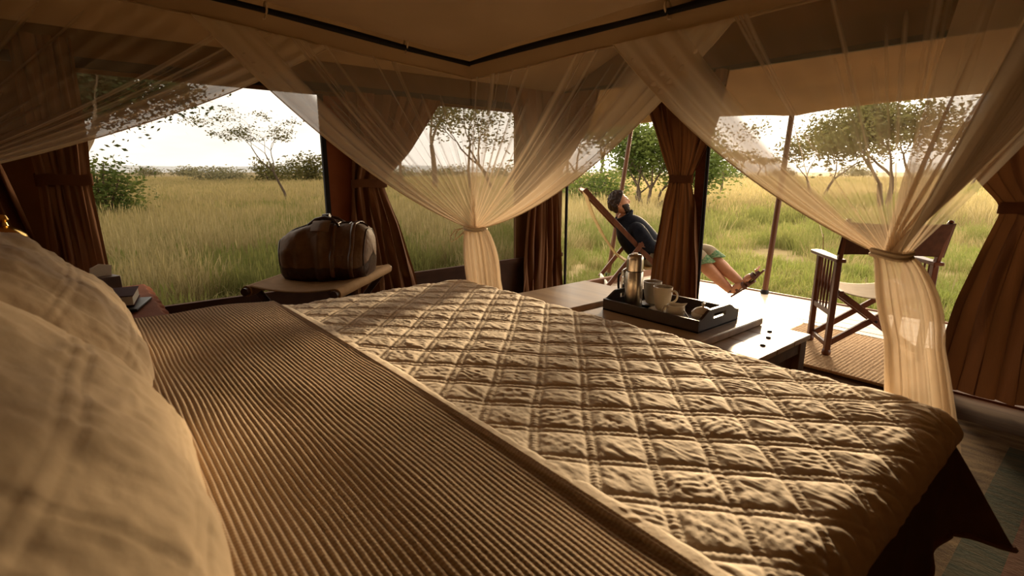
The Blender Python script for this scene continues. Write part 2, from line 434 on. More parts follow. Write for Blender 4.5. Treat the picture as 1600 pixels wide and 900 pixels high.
def drape(S, Tt, zt, r=0.07, side_k=0.07, cor_k=0.50):
    """lay an unfolded sheet over the bed: S, Tt are sheet coordinates = bed x, y where it lies flat"""
    a = np.where(S > BXR, S - BXR, np.where(S < BXL, S - BXL, 0.0)); b = np.where(Tt > BYF, Tt - BYF, 0.0)
    rr = np.hypot(a, b); ph = np.arctan2(b, np.abs(a) + 1e-9)
    k = side_k + cor_k * (1 - np.abs(ph / (PI / 4) - 1)) * sstep(0, 0.12, np.minimum(np.abs(a), b) * 1.5 + 0.03)
    L = PI * r / 2; q = np.minimum(rr, L) / r
    rest = np.maximum(rr - L, 0)
    out = r * np.sin(q) + rest * k
    drop = r * (1 - np.cos(q)) + rest * np.sqrt(np.maximum(0.05, 1 - k * k))
    x = np.clip(S, BXL, BXR) + out * np.cos(ph) * np.sign(a)
    y = np.minimum(Tt, BYF) + out * np.sin(ph) * (b > 0)
    return np.stack([x, y, zt - drop], -1)
def normals(P):
    du = np.gradient(P, axis=0); dv = np.gradient(P, axis=1)
    n = np.cross(du, dv); n /= np.maximum(1e-9, np.linalg.norm(n, axis=-1, keepdims=True)); return n
def bed_top(S, Tt):
    u = (S - (BXL + BXR) / 2) / ((BXR - BXL) / 2); v = (Tt - 0.5) / 1.0
    return BZ + 0.012 * (1 - np.clip(np.abs(u), 0, 1) ** 3) * (1 - np.clip(np.abs(v), 0, 1) ** 3) + 0.02 * sstep(0.75, 0.3, Tt)

DROP = 0.335
sv = np.arange(BXL - DROP, BXR + DROP + 1e-6, 0.0036); tv = np.arange(0.46, BYF + DROP + 1e-6, 0.0036)
S, Tt = np.meshgrid(sv, tv, indexing='ij')
P = drape(S, Tt, bed_top(S, Tt) + 0.008 * fnoise(S.shape, (7, 5), 11, 2))
N = normals(P)
PITCH = 0.117; STL = 0.0090
wob = 0.004 * fnoise(S.shape, (14, 10), 5, 2)
s1 = (S + Tt) / math.sqrt(2) + wob; s2 = (-S + Tt) / math.sqrt(2) - wob
c1 = np.floor((s1 + 0.046) / PITCH + 0.5); c2 = np.floor((s2 - 0.680) / PITCH + 0.5)
d1 = np.abs((s1 + 0.046) - c1 * PITCH); d2 = np.abs((s2 - 0.680) - c2 * PITCH)
i1 = np.floor((s1 + 0.046) / PITCH).astype(int); i2 = np.floor((s2 - 0.680) / PITCH).astype(int)
def puff(d):
    inn = 0.55 * np.clip(1 - (d / STL) ** 2, 0, 1) ** 0.5
    outp = 1 - np.exp(-np.maximum(d - STL, 0) / 0.0065)
    return np.where(d < STL, inn, outp)
f1 = puff(d1); f2 = puff(d2)
H = 0.0050 * np.minimum(f1, 1) * np.minimum(f2, 1) + 0.0024 * (f1 + f2)
# puckers inside each diamond, every one at its own slant
rngq = np.random.default_rng(3)
tab = rngq.random((64, 64, 4))
ta = tab[i1 % 64, i2 % 64]
th = R(-20) + (ta[..., 0] - 0.5) * 1.9
fr = 2 * PI / (0.015 + 0.018 * ta[..., 1])
nz = fnoise(S.shape, (46, 32), 8, 2); nz2 = fnoise(S.shape, (34, 62), 9, 2); nz3 = 0.45 - 1.6 * np.abs(fnoise(S.shape, (58, 110), 12, 2))
wr = np.sin((S * np.cos(th) + Tt * np.sin(th)) * fr + ta[..., 2] * 6.28 + 4.5 * nz + 1.5 * nz2)
ins = f1 * f2
H += ins * (0.0008 * wr * (0.20 + 1.1 * ta[..., 3]) + 0.0024 * nz2 + 0.0020 * nz3)
H += 0.0009 * np.sin((s2 if True else s1) * 2 * PI / 0.011 + 3 * nz) * (d1 < STL) + 0.0009 * np.sin(s1 * 2 * PI / 0.011 + 3 * nz) * (d2 < STL)
ex = np.hypot(np.where(S > BXR, S - BXR, np.where(S < BXL, BXL - S, 0)), np.maximum(Tt - BYF, 0))
fade = 1 - sstep(0.085, 0.12, ex)
H *= fade
H += 0.007 * np.sin(Tt * 2 * PI / 0.05 + 2.5 * nz) * sstep(0.02, 0.07, ex) * fade * (S > BXR)
H += 0.012 * np.sin(Tt * 2 * PI / 0.22 + 2) * (S > BXR) * sstep(0.1, 0.3, ex) * (Tt < BYF)
P = P + N * (0.86 * H)[..., None]
F = grid_faces(*S.shape)
exf = ex.ravel()[F].mean(1)
q = mesh_obj('coverlet', P.reshape(-1, 3), F[exf < 0.118], 'quilt')
tag(q, 'cream coverlet quilted in diamonds of double stitching, spread over the foot of the bed', 'coverlet')
def sub_mesh(name, sel, material, parent):
    Fs = F[sel]; used = np.unique(Fs); re_ = np.zeros(S.size, int); re_[used] = np.arange(len(used))
    return mesh_obj(name, P.reshape(-1, 3)[used], re_[Fs], material, parent)
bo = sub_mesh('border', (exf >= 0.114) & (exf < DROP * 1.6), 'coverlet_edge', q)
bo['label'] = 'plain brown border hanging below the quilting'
# welted hem along the outer edge
nb, nt_ = S.shape
hem = [P[0, j] for j in range(0, nt_, 3)] + [P[i, nt_ - 1] for i in range(0, nb, 3)] + [P[nb - 1, j] for j in range(nt_ - 1, 0, -3)]
mb = MB(); mb.tube(hem, 0.008, 6); mb.build('hem', 'curtain', q)

# folded ribbed throw across the bed
TH0, TH1 = 0.045, 0.565
sv = np.arange(BXL - 0.27, BXR + 0.22, 0.004); tv = np.arange(TH0, TH1, 0.0014)
S, Tt = np.meshgrid(sv, tv, indexing='ij')
base = bed_top(S, Tt) + 0.026 + 0.010 * fnoise(S.shape, (6, 2), 21, 2)
base = base - 0.024 * (1 - sstep(0.0, 0.03, Tt - TH0)) ** 2
P = drape(S, Tt, base, r=0.06, cor_k=0)
N = normals(P)
RP = 0.0105
wobr = 0.006 * fnoise(S.shape, (9, 4), 22, 2)
rib = np.abs(np.sin((Tt + wobr) * PI / RP)) ** 0.75
rid = np.floor((Tt + wobr) / RP)
seg = np.abs(np.sin(S * PI / 0.012 + rid * 1.7)) ** 0.6
H = 0.0025 * rib + 0.0008 * rib * seg
P = P + N * H[..., None]
tm = mat('ribbed throw cotton', (0.86, 0.68, 0.48), 0.9, (0.90, 0.72, 0.52), 12, spec=0.15)
_n = tm.node_tree.nodes; _l = tm.node_tree.links
_tc = _n.new('ShaderNodeTexCoord'); _mp = _n.new('ShaderNodeMapping'); _mp.inputs['Rotation'].default_value = (0, 0, R(14))
_w = _n.new('ShaderNodeTexWave'); _w.inputs['Scale'].default_value = 42; _w.inputs['Distortion'].default_value = 2.2; _w.inputs['Detail'].default_value = 1; _w.inputs['Detail Scale'].default_value = 40
_b = _n.new('ShaderNodeBump'); _b.inputs['Strength'].default_value = 0.75; _b.inputs['Distance'].default_value = 0.006
_l.new(_tc.outputs['Object'], _mp.inputs['Vector']); _l.new(_mp.outputs['Vector'], _w.inputs['Vector']); _l.new(_w.outputs['Fac'], _b.inputs['Height'])
_l.new(_b.outputs['Normal'], _n['Principled BSDF'].inputs['Normal'])
_mx = _n.new('ShaderNodeMix'); _mx.data_type = 'RGBA'; _mx.inputs[6].default_value = (0.70, 0.48, 0.30, 1)  # reddish thread tone, with the groove shade put into the colour
_rp = [q_ for q_ in _n if q_.type == 'VALTORGB'][0]
_l.new(_w.outputs['Fac'], _mx.inputs['Factor']); _l.new(_rp.outputs['Color'], _mx.inputs[7]); _l.new(_mx.outputs[2], _n['Principled BSDF'].inputs['Base Color'])
th_o = grid_obj('ribbed_throw', P, tm)
tag(th_o, 'tan ribbed throw folded in a wide band across the bed in front of the pillows', 'throw')
# plain hems of its lower layers show past the front edge
def strip(name, t0, t1, up, material, parent, seed):
    tv = np.linspace(t0, t1, 9); sv = np.arange(BXL - 0.26, BXR + 0.2, 0.02)
    S, Tt = np.meshgrid(sv, tv, indexing='ij')
    Tt2 = Tt + 0.012 * fnoise(S.shape, (7, 1), seed, 2)
    prof = up * np.clip(1 - ((Tt - (t0 + t1) / 2) / ((t1 - t0) / 2)) ** 4, 0, 1)
    P = drape(S, Tt2, bed_top(S, Tt2) + 0.007 + 0.0012 * np.sin(S * 2 * PI / 0.07) + prof, r=0.06, cor_k=0)
    return grid_obj(name, P, material, parent)
mb = MB()
for t in (TH1 + 0.001, TH1 + 0.010):
    sl = np.arange(BXL - 0.26, BXR + 0.2, 0.02); tt = np.full_like(sl, t) 
    pl = drape(sl, tt, bed_top(sl, tt) + 0.026 + 0.0 * sl, r=0.06, cor_k=0)
    mb.tube(pl.tolist(), 0.0055, 6)
mb.build('corded_edge', tm, th_o)
strip('hem', TH1 + 0.014, TH1 + 0.062, 0.004, 'quilt', th_o, 31)

# ------------------------------------------------------------------ pillows
def pillow(name, label, cx, seed, w=0.84, h=0.58, t=0.30, lean=44, y=-0.130, z=0.812, yaw=0):
    n = 170
    a = np.linspace(-1, 1, n); A, B = np.meshgrid(a, a, indexing='ij')
    # crowd samples towards the seam
    A = np.sin(A * PI / 2); B = np.sin(B * PI / 2)
    thick = (np.clip(1 - np.abs(A) ** 3.2, 0, 1) * np.clip(1 - np.abs(B) ** 2.6, 0, 1)) ** 0.52
    px = A * w / 2 * (1 - 0.07 * (1 - B ** 2)); py = B * h / 2 * (1 - 0.05 * (1 - A ** 2))
    nz = fnoise(A.shape, (9, 10), seed, 4); nz2 = fnoise(A.shape, (22, 7), seed + 1, 3); nz3 = 0.4 - 1.5 * np.abs(fnoise(A.shape, (14, 8), seed + 2, 2))
    c = R(lean)
    hx = Vector((0, -math.sin(c), math.cos(c))); nn = Vector((0, math.cos(c), math.sin(c)))
    Vs = []; Fs = []
    for sgn in (1, -1):
        tt = thick * t / 2
        q = np.zeros_like(A)
        for ln in (-0.62, -0.54, -0.02, 0.06, 0.58, 0.66):
            q += np.exp(-((B - ln) / 0.014) ** 2)
        for ln in (-0.70, 0.70):
            q += np.exp(-((A - ln) / 0.010) ** 2)
        tt = tt + thick * (0.014 * nz + 0.008 * nz2 - 0.0032 * q + 0.0035 * nz3)
        Pp = np.stack([px, py * hx.y + sgn * tt * nn.y, py * hx.z + sgn * tt * nn.z], -1)
        Vs.append(Pp.reshape(-1, 3)); f = grid_faces(n, n)
        Fs.append(f if sgn > 0 else f[:, ::-1] + n * n)
    o = mesh_obj(name, np.concatenate(Vs), np.concatenate(Fs), 'pillow')
    bm = bmesh.new(); bm.from_mesh(o.data); bmesh.ops.remove_doubles(bm, verts=bm.verts, dist=0.0004)
    bmesh.ops.recalc_face_normals(bm, faces=bm.faces); bm.to_mesh(o.data); bm.free()
    o.data.polygons.foreach_set('use_smooth', np.full(len(o.data.polygons), True))
    o.location = (cx, y, z); o.rotation_euler = (0, 0, R(yaw))
    k = 240; path = []
    for i in range(k):
        th = 2 * PI * i / k
        aa = max(-1, min(1, 1.42 * math.cos(th))); bb = max(-1, min(1, 1.42 * math.sin(th)))
        xx = aa * w / 2 * (1 - 0.07 * (1 - bb * bb)); yy = bb * h / 2 * (1 - 0.05 * (1 - aa * aa))
        path.append((xx, yy * hx.y, yy * hx.z))
    MB().tube(path, 0.006, 6, closed=True).build('piping', 'pillow', o)
    return tag(o, label, 'pillow', 'quilted pillows propped at the head of the bed')
pillow('pillow', 'far cream quilted pillow leaning at the head of the bed beside the nightstand', -1.74, 41)
pillow('pillow', 'near cream quilted pillow filling the corner closest to us on the bed', -0.83, 47, yaw=-3)
# ------------------------------------------------------------------ mosquito net and its frame
NXL, NXR, NYF, NYH = -2.25, 0.03, 1.60, -0.36
NZ = 1.690
def NZY(y): return NZ + 0.075 * (NYF - y)   # the frame rises towards the head of the bed
frame = thing('canopy_frame', 'black rectangular pole frame hung under the tent roof, carrying the bed net', 'frame', ((NXL + NXR) / 2, (NYF + NYH) / 2, NZ))
cor = [(NXL, NYF), (NXR, NYF), (NXR, NYH), (NXL, NYH)]
for i in range(4):
    a = cor[i]; b = cor[(i + 1) % 4]
    pts = []
    for k in range(13):
        t = k / 12; pts.append((a[0] + (b[0] - a[0]) * t, a[1] + (b[1] - a[1]) * t, NZY(a[1] + (b[1] - a[1]) * t) + 0.004 * math.sin(9 * t + i)))
    o = MB().tube(pts, [0.010 + 0.004 * abs(math.sin(7 * k / 12 + i)) for k in range(13)], 8).build('frame_pole', 'black_trim', None); shift(o, frame)
net = thing('mosquito_net', 'cream sheer mosquito net with opaque cotton top, its curtains knotted back at the bed corners', 'net', ((NXL + NXR) / 2, (NYF + NYH) / 2, 1.66))
n = 30
uu, vv = np.meshgrid(np.linspace(0, 1, n), np.linspace(0, 1, n), indexing='ij')
bul = (np.sin(PI * uu) * np.sin(PI * vv)) ** 0.7
P = np.stack([NXL + 0.015 + (NXR - NXL - 0.03) * uu, NYH + 0.015 + (NYF - NYH - 0.03) * vv, NZY(NYH + (NYF - NYH) * vv) + 0.028 + 0.04 * bul + 0.012 * fnoise(uu.shape, (4, 4), 3, 2)], -1)
o = grid_obj('canopy_top', P, 'canopy', None); shift(o, net)
# cotton valance round the top
loop = []
for i in range(4):
    a = cor[i]; b = cor[(i + 1) % 4]
    for k in range(40):
        t = k / 40; loop.append((a[0] + (b[0] - a[0]) * t, a[1] + (b[1] - a[1]) * t, NZY(a[1] + (b[1] - a[1]) * t) - NZ))
loop = np.array(loop); cx_, cy_ = (NXL + NXR) / 2, (NYF + NYH) / 2
rows = []
for k in range(6):
    t = k / 5
    off = 0.004 + 0.012 * t + 0.004 * np.sin(np.arange(len(loop)) * 0.9) * t
    dirx = np.sign(loop[:, 0] - cx_) * (np.abs(loop[:, 0] - cx_) > 1.13); diry = np.sign(loop[:, 1] - cy_) * (np.abs(loop[:, 1] - cy_) > 0.97)
    rows.append(np.stack([loop[:, 0] + dirx * off, loop[:, 1] + diry * off, NZ + loop[:, 2] - 0.008 - 0.062 * t - 0.004 * np.sin(np.arange(len(loop)) * 0.35) * t], -1))
o = grid_obj('valance', np.stack(rows, 1), 'valance', None, cu=True); shift(o, net)
path = [tuple(r) for r in rows[-1]]
o = MB().tube(path, 0.004, 5, closed=True).build('valance_seam', 'valance', None); shift(o, net)
# small white ties to the frame
for (x, y) in ((NXL, 0.66), (-1.12, NYF), (NXL, 1.25), (-0.5, NYF)):
    mb = MB()
    ring = [(x + (0.016 * math.cos(a) if abs(y - NYF) > .01 else 0), y + (0.016 * math.cos(a) if abs(y - NYF) < .01 else 0), NZY(y) + 0.012 + 0.020 * math.sin(a)) for a in np.linspace(0, 2 * PI, 12, endpoint=False)]
    mb.tube(ring, 0.004, 5, closed=True); mb.tube([(x, y, NZY(y) - 0.006), (x + 0.012, y - 0.01, NZY(y) - 0.03), (x + 0.03, y - 0.02, NZY(y) - 0.035)], 0.003, 5)
    o = mb.build('tie', 'cord', None); shift(o, net)

def net_panel(name, top, K, seed, kdir, sag=0.06, d0=0.30, hem=0.10, kw=0.07, nu=200, nv=46, ncr=16, rip=0.010, nfold=15, zoff=0.0, pull=None):
    rng = np.random.default_rng(seed)
    top = np.array(top, float); seg = np.r_[0, np.cumsum(np.linalg.norm(np.diff(top, axis=0), axis=1))]; Wd = seg[-1]
    u = np.linspace(0, 1, nu); v = np.linspace(0, 1, nv)
    Tp = np.stack([np.interp(u * Wd, seg, top[:, k]) for k in range(3)], -1)
    K = np.array(K, float); kd = np.array(kdir, float)
    Kp = K + (u - 0.5)[:, None] * kw * kd
    e = v[None, :, None]
    P = Tp[:, None, :] * (1 - e) + Kp[:, None, :] * e
    # hanging cloth: long slanting runs belly downwards and inwards near the knot
    slant = np.linalg.norm((Tp - K)[:, :2], axis=1) / Wd
    P[..., 2] -= (sag * slant[:, None] ** 1.3) * (4 * v * (1 - v))[None, :] * (1 + 0.25 * fnoise((nu, 2), (6, 1), seed, 2)[:, :1])
    nrm = np.cross(Tp[-1] - Tp[0], K - Tp[0]); nrm /= np.linalg.norm(nrm)
    x = u * nfold * 2 * PI + rng.random() * 6 + 2.2 * fnoise((nu, 2), (8, 1), seed + 3, 2)[:, 0]
    env = rip * (0.25 + np.sin(PI * np.minimum(v, 0.97)) ** 0.8)
    P += (np.sin(x)[:, None] * env[None, :])[..., None] * nrm
    # thread density
    gather = Wd / ((1 - v) * Wd + kw * 1.6)
    dens = d0 * (0.82 + 0.18 * fnoise((nu, nv), (24, 2), seed + 5, 3)) * (gather[None, :] ** 0.42)
    U = u[:, None]; Vv = v[None, :]
    for i in range(ncr):
        c = rng.random() * (1 - hem); s = 0.0018 + 0.0035 * rng.random(); am = 0.18 + 0.30 * rng.random()
        dr = (rng.random() - 0.5) * 0.05; v0 = rng.random() * 0.25 if rng.random() < 0.5 else -0.1
        dens = dens + am * np.exp(-((U - c - dr * Vv) / s) ** 2) * sstep(v0, v0 + 0.15, Vv)
    hb = sstep(1 - hem * 1.15, 1 - hem * 0.85, U + 0 * Vv)
    dens = dens + hb * 0.55
    dens = np.clip(dens, 0.05, 0.93)
    o = grid_obj(name, P, 'net', None, dens=dens); shift(o, net)
    mbx = MB(); mbx.tube([tuple(p) for p in P[-1, ::2]], 0.0022, 5); h = mbx.build('hem', 'cord', o); h.location = (0, 0, 0)
    return o
NB = NZ - 0.068
nbz = lambda y: NZY(y) - 0.070
KA = (-2.19, 1.575, 0.885); KB = (-0.394, 1.585, 0.965); KC = (-2.23, -0.42, 1.13)
net_panel('net_curtain', [(NXL, NYF, nbz(NYF)), (NXL, 0.41, nbz(0.41))], KA, 1, (0.2, -1, 0), sag=0.09, d0=0.34, hem=0.16)
net_panel('net_curtain', [(NXL - 0.01, NYH, nbz(NYH)), (NXL - 0.01, 0.91, nbz(0.91))], KC, 2, (0, 1, 0), sag=0.05, d0=0.30, hem=0.17, ncr=14)
net_panel('net_curtain', [(NXL, NYF + 0.005, NB), (-0.88, NYF + 0.005, NB)], KA, 3, (1, 0.2, 0), sag=0.12, d0=0.36, hem=0.20, ncr=22)
net_panel('net_curtain', [(NXR, NYF - 0.005, NB), (-1.34, NYF - 0.005, NB)], KB, 4, (-1, 0, 0), sag=0.10, d0=0.32, hem=0.19, ncr=18)
net_panel('net_curtain', [(-0.33, NYF - 0.012, NB), (NXR, NYF - 0.012, NB), (NXR, 0.62, nbz(0.62))], KB, 5, (0.6, -0.6, 0), sag=0.05, d0=0.66, hem=0.22, ncr=10)

def skirt(name, K, r0, r1, bulge, seed, foot, z1=0.015, dens=0.62, npl=17):
    rng = np.random.default_rng(seed); nu, nv = 220, 50
    th = np.linspace(0, 2 * PI, nu, endpoint=False); v = np.linspace(0, 1, nv)
    ph = 2.0 * fnoise((nu, 2), (9, 1), seed, 2)[:, 0]; ph = ph * np.sin(th / 2) ** 2
    rr = r0 + (r1 - r0) * v ** 0.75 + bulge * np.sin(PI * np.minimum(v * 3.2, 1.0)) * (v < 0.32)
    pl = np.sin(npl * th + ph * 3)[:, None] * (0.10 + 0.12 * v)[None, :] + np.sin(5 * th + 1)[:, None] * 0.07 * v[None, :]
    rad = rr[None, :] * (1 + pl)
    cx = K[0] + (foot[0] - K[0]) * v ** 0.65; cy = K[1] + (foot[1] - K[1]) * v ** 0.65; z = K[2] + (z1 - K[2]) * v
    P = np.stack([cx[None, :] + rad * np.cos(th)[:, None] * 1.0, cy[None, :] + rad * np.sin(th)[:, None] * 0.8, np.broadcast_to(z, rad.shape)], -1)
    d = dens * (0.85 + 0.3 * fnoise((nu, nv), (30, 2), seed + 2, 2)) + 0.25 * (1 - v)[None, :] ** 2
    o = grid_obj(name, P, 'net', None, cu=True, dens=np.clip(d, 0.3, 0.95)); shift(o, net)
skirt('net_skirt', KA, 0.062, 0.135, 0.012, 61, (-2.16, 1.66))
skirt('net_skirt', KB, 0.040, 0.080, 0.012, 62, (-0.25, 1.66), dens=0.55, z1=0.25)
for K, r, dang in ((KA, 0.063, True), (KB, 0.041, False)):
    mb = MB()
    for dz in (-0.006, 0.005):
        mb.tube([(K[0] + r * 1.05 * math.cos(a), K[1] + r * 0.85 * math.sin(a), K[2] + dz + 0.004 * math.sin(2 * a)) for a in np.linspace(0, 2 * PI, 28, endpoint=False)], 0.006, 6, closed=True)
    if dang:
        bx, by, bz = K[0] - r * 0.85, K[1] - r * 0.5, K[2]
        for (dx, dz, back) in ((-0.045, -0.075, 0.01), (-0.03, -0.060, 0.025)):
            mb.tube([(bx, by, bz), (bx + dx * 0.7, by + dx * 0.8, bz - 0.012), (bx + dx * 1.1, by + dx * 1.2, bz + dz * 0.6), (bx + dx, by + dx * 1.2, bz + dz), (bx + dx * 0.6, by + dx * 0.6, bz + dz * 0.75), (bx + back, by, bz - 0.01)], 0.0028, 5)
    o = mb.build('tieback', 'cord', None); shift(o, net)

# ------------------------------------------------------------------ curtains
def curtain(label, path, ctrl, nf=7, dep=0.035, tie=None, seed=1, z_top=None, group='tied back tent curtains', tieh=0.055):
    """path(p, off, z) -> point; ctrl = [(z, p_left, p_right)]"""
    ctrl = sorted(ctrl); zs = np.array([c[0] for c in ctrl]); ls = np.array([c[1] for c in ctrl]); rs = np.array([c[2] for c in ctrl])
    nv, nu = 70, 26 * nf
    zz = np.linspace(zs[0], zs[-1], nv)
    def smooth(a):
        f = np.interp(zz, zs, a); k = np.array([1, 2, 3, 2, 1]) / 9.0
        g = np.pad(f, 2, mode='edge'); return np.convolve(g, k, 'valid')
    L = smooth(ls); Rr = smooth(rs)
    u = np.linspace(0, 1, nu)
    ph = 3.0 * fnoise((nu, nv), (nf, 2), seed, 2)
    wd = (Rr - L)
    dz = np.ones(nv)
    if tie is not None: dz = 0.45 + 0.55 * np.clip(np.abs(zz - tie) / 0.22, 0, 1)
    amp = 0.75 + 0.6 * fnoise((nu, nv), (nf * 1.3, 2), seed + 9, 1)
    off = dep * dz[None, :] * amp * (np.sin(u[:, None] * nf * 2 * PI + ph) + 0.30 * np.sin(u[:, None] * nf * 4 * PI + 1 + ph))
    P = np.zeros((nu, nv, 3))
    for j in range(nv):
        for i in range(nu):
            P[i, j] = path(L[j] + wd[j] * (u[i] + 0.018 * math.sin(u[i] * nf * 4 * PI)), off[i, j], zz[j])
    b = path((L[0] + Rr[0]) / 2, 0, zz[0])
    t = thing('curtain', label, 'curtain', b, 0, group)
    o = grid_obj('cloth', P, 'curtain', None); shift(o, t)
    if tie is not None:
        j = int(np.argmin(np.abs(zz - tie))); l, r = L[j] - 0.008, Rr[j] + 0.008
        pts = []
        for a in np.linspace(0, 2 * PI, 36, endpoint=False):
            c, s = math.cos(a), math.sin(a)
            pts.append(((l + r) / 2 + (r - l) / 2 * np.sign(c) * abs(c) ** 0.6, (dep * 0.72) * np.sign(s) * abs(s) ** 0.6))
        Q = np.zeros((36, 5, 3))
        for i, (p, of) in enumerate(pts):
            for k in range(5):
                s = k / 4 - 0.5
                Q[i, k] = path(p, of * (1.12 - 0.25 * abs(s)), tie + s * tieh + 0.004 * math.sin(i * 0.7))
        o = grid_obj('tieback', Q, 'curtain_tie', None, cu=True); shift(o, t)
    return t
left = lambda p, off, z: (XL + 0.075 + off, p, z)
front = lambda p, off, z: (p, YF - 0.075 - off, z)
def cornerp(p, off, z):
    c = 0.10
    if p < -c: return (XL + 0.075 + off, YF - 0.075 + p, z)
    if p > c: return (XL + 0.075 + p, YF - 0.075 - off, z)
    a = (p + c) / (2 * c) * PI / 2; rr = 2 * c / (PI / 2) - off
    cx, cy = XL + 0.075 + c, YF - 0.075 - c
    rr = c - off
    return (cx - rr * math.cos(a), cy + rr * math.sin(a), z)
curtain('shaded rust curtain at the head end of the left wall, behind the brass lamp', left,
        [(1.80, -0.75, -0.42), (1.4, -0.7, -0.30), (1.22, -0.66, -0.235), (0.89, -0.62, -0.17), (0.5, -0.62, -0.13), (0.03, -0.62, -0.11)], nf=5, seed=71, dep=0.03)
curtain('straight rust curtain with a flat tie at the near edge of the first window', left,
        [(1.80, -0.13, 0.10), (1.3, -0.13, 0.10), (1.13, -0.12, 0.085), (0.64, -0.14, 0.10), (0.03, -0.16, 0.13)], nf=4, seed=72, dep=0.028, tie=1.13)
curtain('rust brown curtain tied between the two windows behind the travel bag', left,
        [(1.68, 1.44, 2.20), (1.3, 1.48, 1.93), (1.09, 1.47, 1.70), (0.8, 1.45, 1.82), (0.4, 1.43, 1.93), (0.03, 1.41, 2.0)], nf=6, seed=73, tie=1.09, dep=0.034)
curtain('rust brown curtain gathered at the tent corner left of the doorway', cornerp,
        [(1.84, -0.68, 0.42), (1.5, -0.55, 0.28), (1.25, -0.43, 0.06), (1.10, -0.38, -0.06), (0.8, -0.42, -0.03), (0.4, -0.46, 0.01), (0.015, -0.49, 0.03)], nf=6, seed=74, tie=1.12, dep=0.034)
curtain('rust brown curtain tied to the middle post of the doorway, behind the tea tray', front,
        [(1.84, -2.62, -1.92), (1.5, -2.48, -1.97), (1.25, -2.36, -2.08), (1.115, -2.305, -2.15), (0.95, -2.35, -2.10), (0.5, -2.43, -2.045), (0.015, -2.47, -2.02)], nf=6, seed=75, tie=1.115, dep=0.034)
curtain('broad dark rust curtain tied at the right side of the doorway', front,
        [(1.84, -0.30, 0.62), (1.6, -0.45, 0.52), (1.40, -0.60, 0.45), (1.26, -0.635, 0.36), (1.13, -0.56, 0.25), (1.0, -0.44, 0.12), (0.85, -0.475, 0.16), (0.5, -0.55, 0.32), (0.03, -0.60, 0.48)], nf=7, seed=76, tie=1.0, dep=0.045)
# door posts
for (x, lab) in ((-2.062, 'slim black tent pole beside the tied middle curtain of the doorway'), (XL + 0.07, 'slim black tent pole at the corner between windows and doorway')):
    t = thing('tent_pole', lab, 'pole', (x, YF - 0.01, 0))
    o = MB().tube([(0, 0, 0), (0, 0, 1.86)], 0.013, 10).build('shaft', 'black_trim', t)
    o = MB().lathe([(0.05, 0), (0.05, 0.012), (0.03, 0.02)], 16).build('foot_plate', 'black_trim', t)
o = MB().prism([(-0.05, 0), (0.05, 0), (0.05, 1.85), (-0.05, 1.85)], -0.006, 0.006, lambda a, b, c: (-2.115 + a, YF + 0.016 + c, b)).build('door_flap', 'brown_canvas', None, False)
tag(o, 'narrow dark canvas door flap hanging behind the middle curtain', 'flap')
# ------------------------------------------------------------------ deck and floor coverings
deck = bpy.data.objects.new('floor_deck', None); C.objects.link(deck); struct(deck)
rng = random.Random(4)
y = YF - 0.02; i = 0
while y < 5.05:
    w = 0.148
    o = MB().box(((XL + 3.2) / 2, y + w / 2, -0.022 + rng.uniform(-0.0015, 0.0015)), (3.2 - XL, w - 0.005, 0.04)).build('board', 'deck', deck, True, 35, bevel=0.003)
    y += w; i += 1
Y_DECK = y
mb = MB().box((XL - 0.02, (YF + Y_DECK) / 2, 0.02), (0.05, Y_DECK - YF, 0.10))
struct(mb.build('trim_5', 'deck_edge', None, True, 35, bevel=0.004))
mb = MB().box(((XL + 3.2) / 2, Y_DECK + 0.015, -0.04), (3.2 - XL, 0.03, 0.10))
struct(mb.build('trim_6', 'deck_edge', None, True, 35, bevel=0.004))
mb = MB().box(((-2.0 + 3.2) / 2, YF + 0.0, 0.004), (5.2, 0.06, 0.012))
struct(mb.build('trim_7', 'wall_dark', None, True, 35, bevel=0.004))

# jute mat: a woven sheet with real ribs
n1, n2 = 170, 150
uu, vv = np.meshgrid(np.linspace(0, 1, n1), np.linspace(0, 1, n2), indexing='ij')
X = -1.55 + 1.03 * uu; Yy = 3.30 + 0.93 * vv
Zz = 0.020 + 0.005 * np.abs(np.sin(X * PI / 0.022)) * (0.6 + 0.4 * np.abs(np.sin(Yy * PI / 0.018 + (np.floor(X / 0.022) % 2) * PI / 2)))
ed = np.minimum(np.minimum(uu, 1 - uu) * 1.25, np.minimum(vv, 1 - vv) * 0.93); Zz = np.where(ed < 0.004, 0.008, Zz)
o = grid_obj('jute_mat', np.stack([X, Yy, Zz], -1), 'jute')
tag(o, 'woven tan jute mat at the doorway under the folding armchair', 'mat')
for yy in (3.30, 4.23): MB().tube([(-1.55, yy, 0.016), (-0.52, yy, 0.016)], 0.010, 6).build('binding', 'jute', o)

# patterned rug
rm = mat('patterned rug pile', (0.085, 0.050, 0.024), 0.95, (0.27, 0.18, 0.085), 9, (0.6, 2.4, 1), bump=0.6, bscale=160)
rg = thing('patterned_rug', 'worn patterned floor rug with dull green and red bands beside the bed', 'rug', (0.55, 1.7, 0))
def rug_piece(name, x0, x1, y0, y1, material, z=0.012):
    nx = max(4, int((x1 - x0) / 0.03)); ny = max(4, int((y1 - y0) / 0.03))
    a, b = np.meshgrid(np.linspace(x0, x1, nx), np.linspace(y0, y1, ny), indexing='ij')
    o = grid_obj(name, np.stack([a, b, z + 0.002 * np.sin(a * 40 + b * 23)], -1), material, None); shift(o, rg); return o
green = mat('rug green band', (0.045, 0.058, 0.036), 0.95, (0.10, 0.085, 0.045), 30, (0.3, 2, 1), bump=0.6, bscale=160)
red = mat('rug red band', (0.13, 0.05, 0.028), 0.95, (0.17, 0.085, 0.045), 26, (0.3, 2, 1), bump=0.6, bscale=160)
rug_piece('field', -0.50, 1.5, 0.4, 3.12, rm)
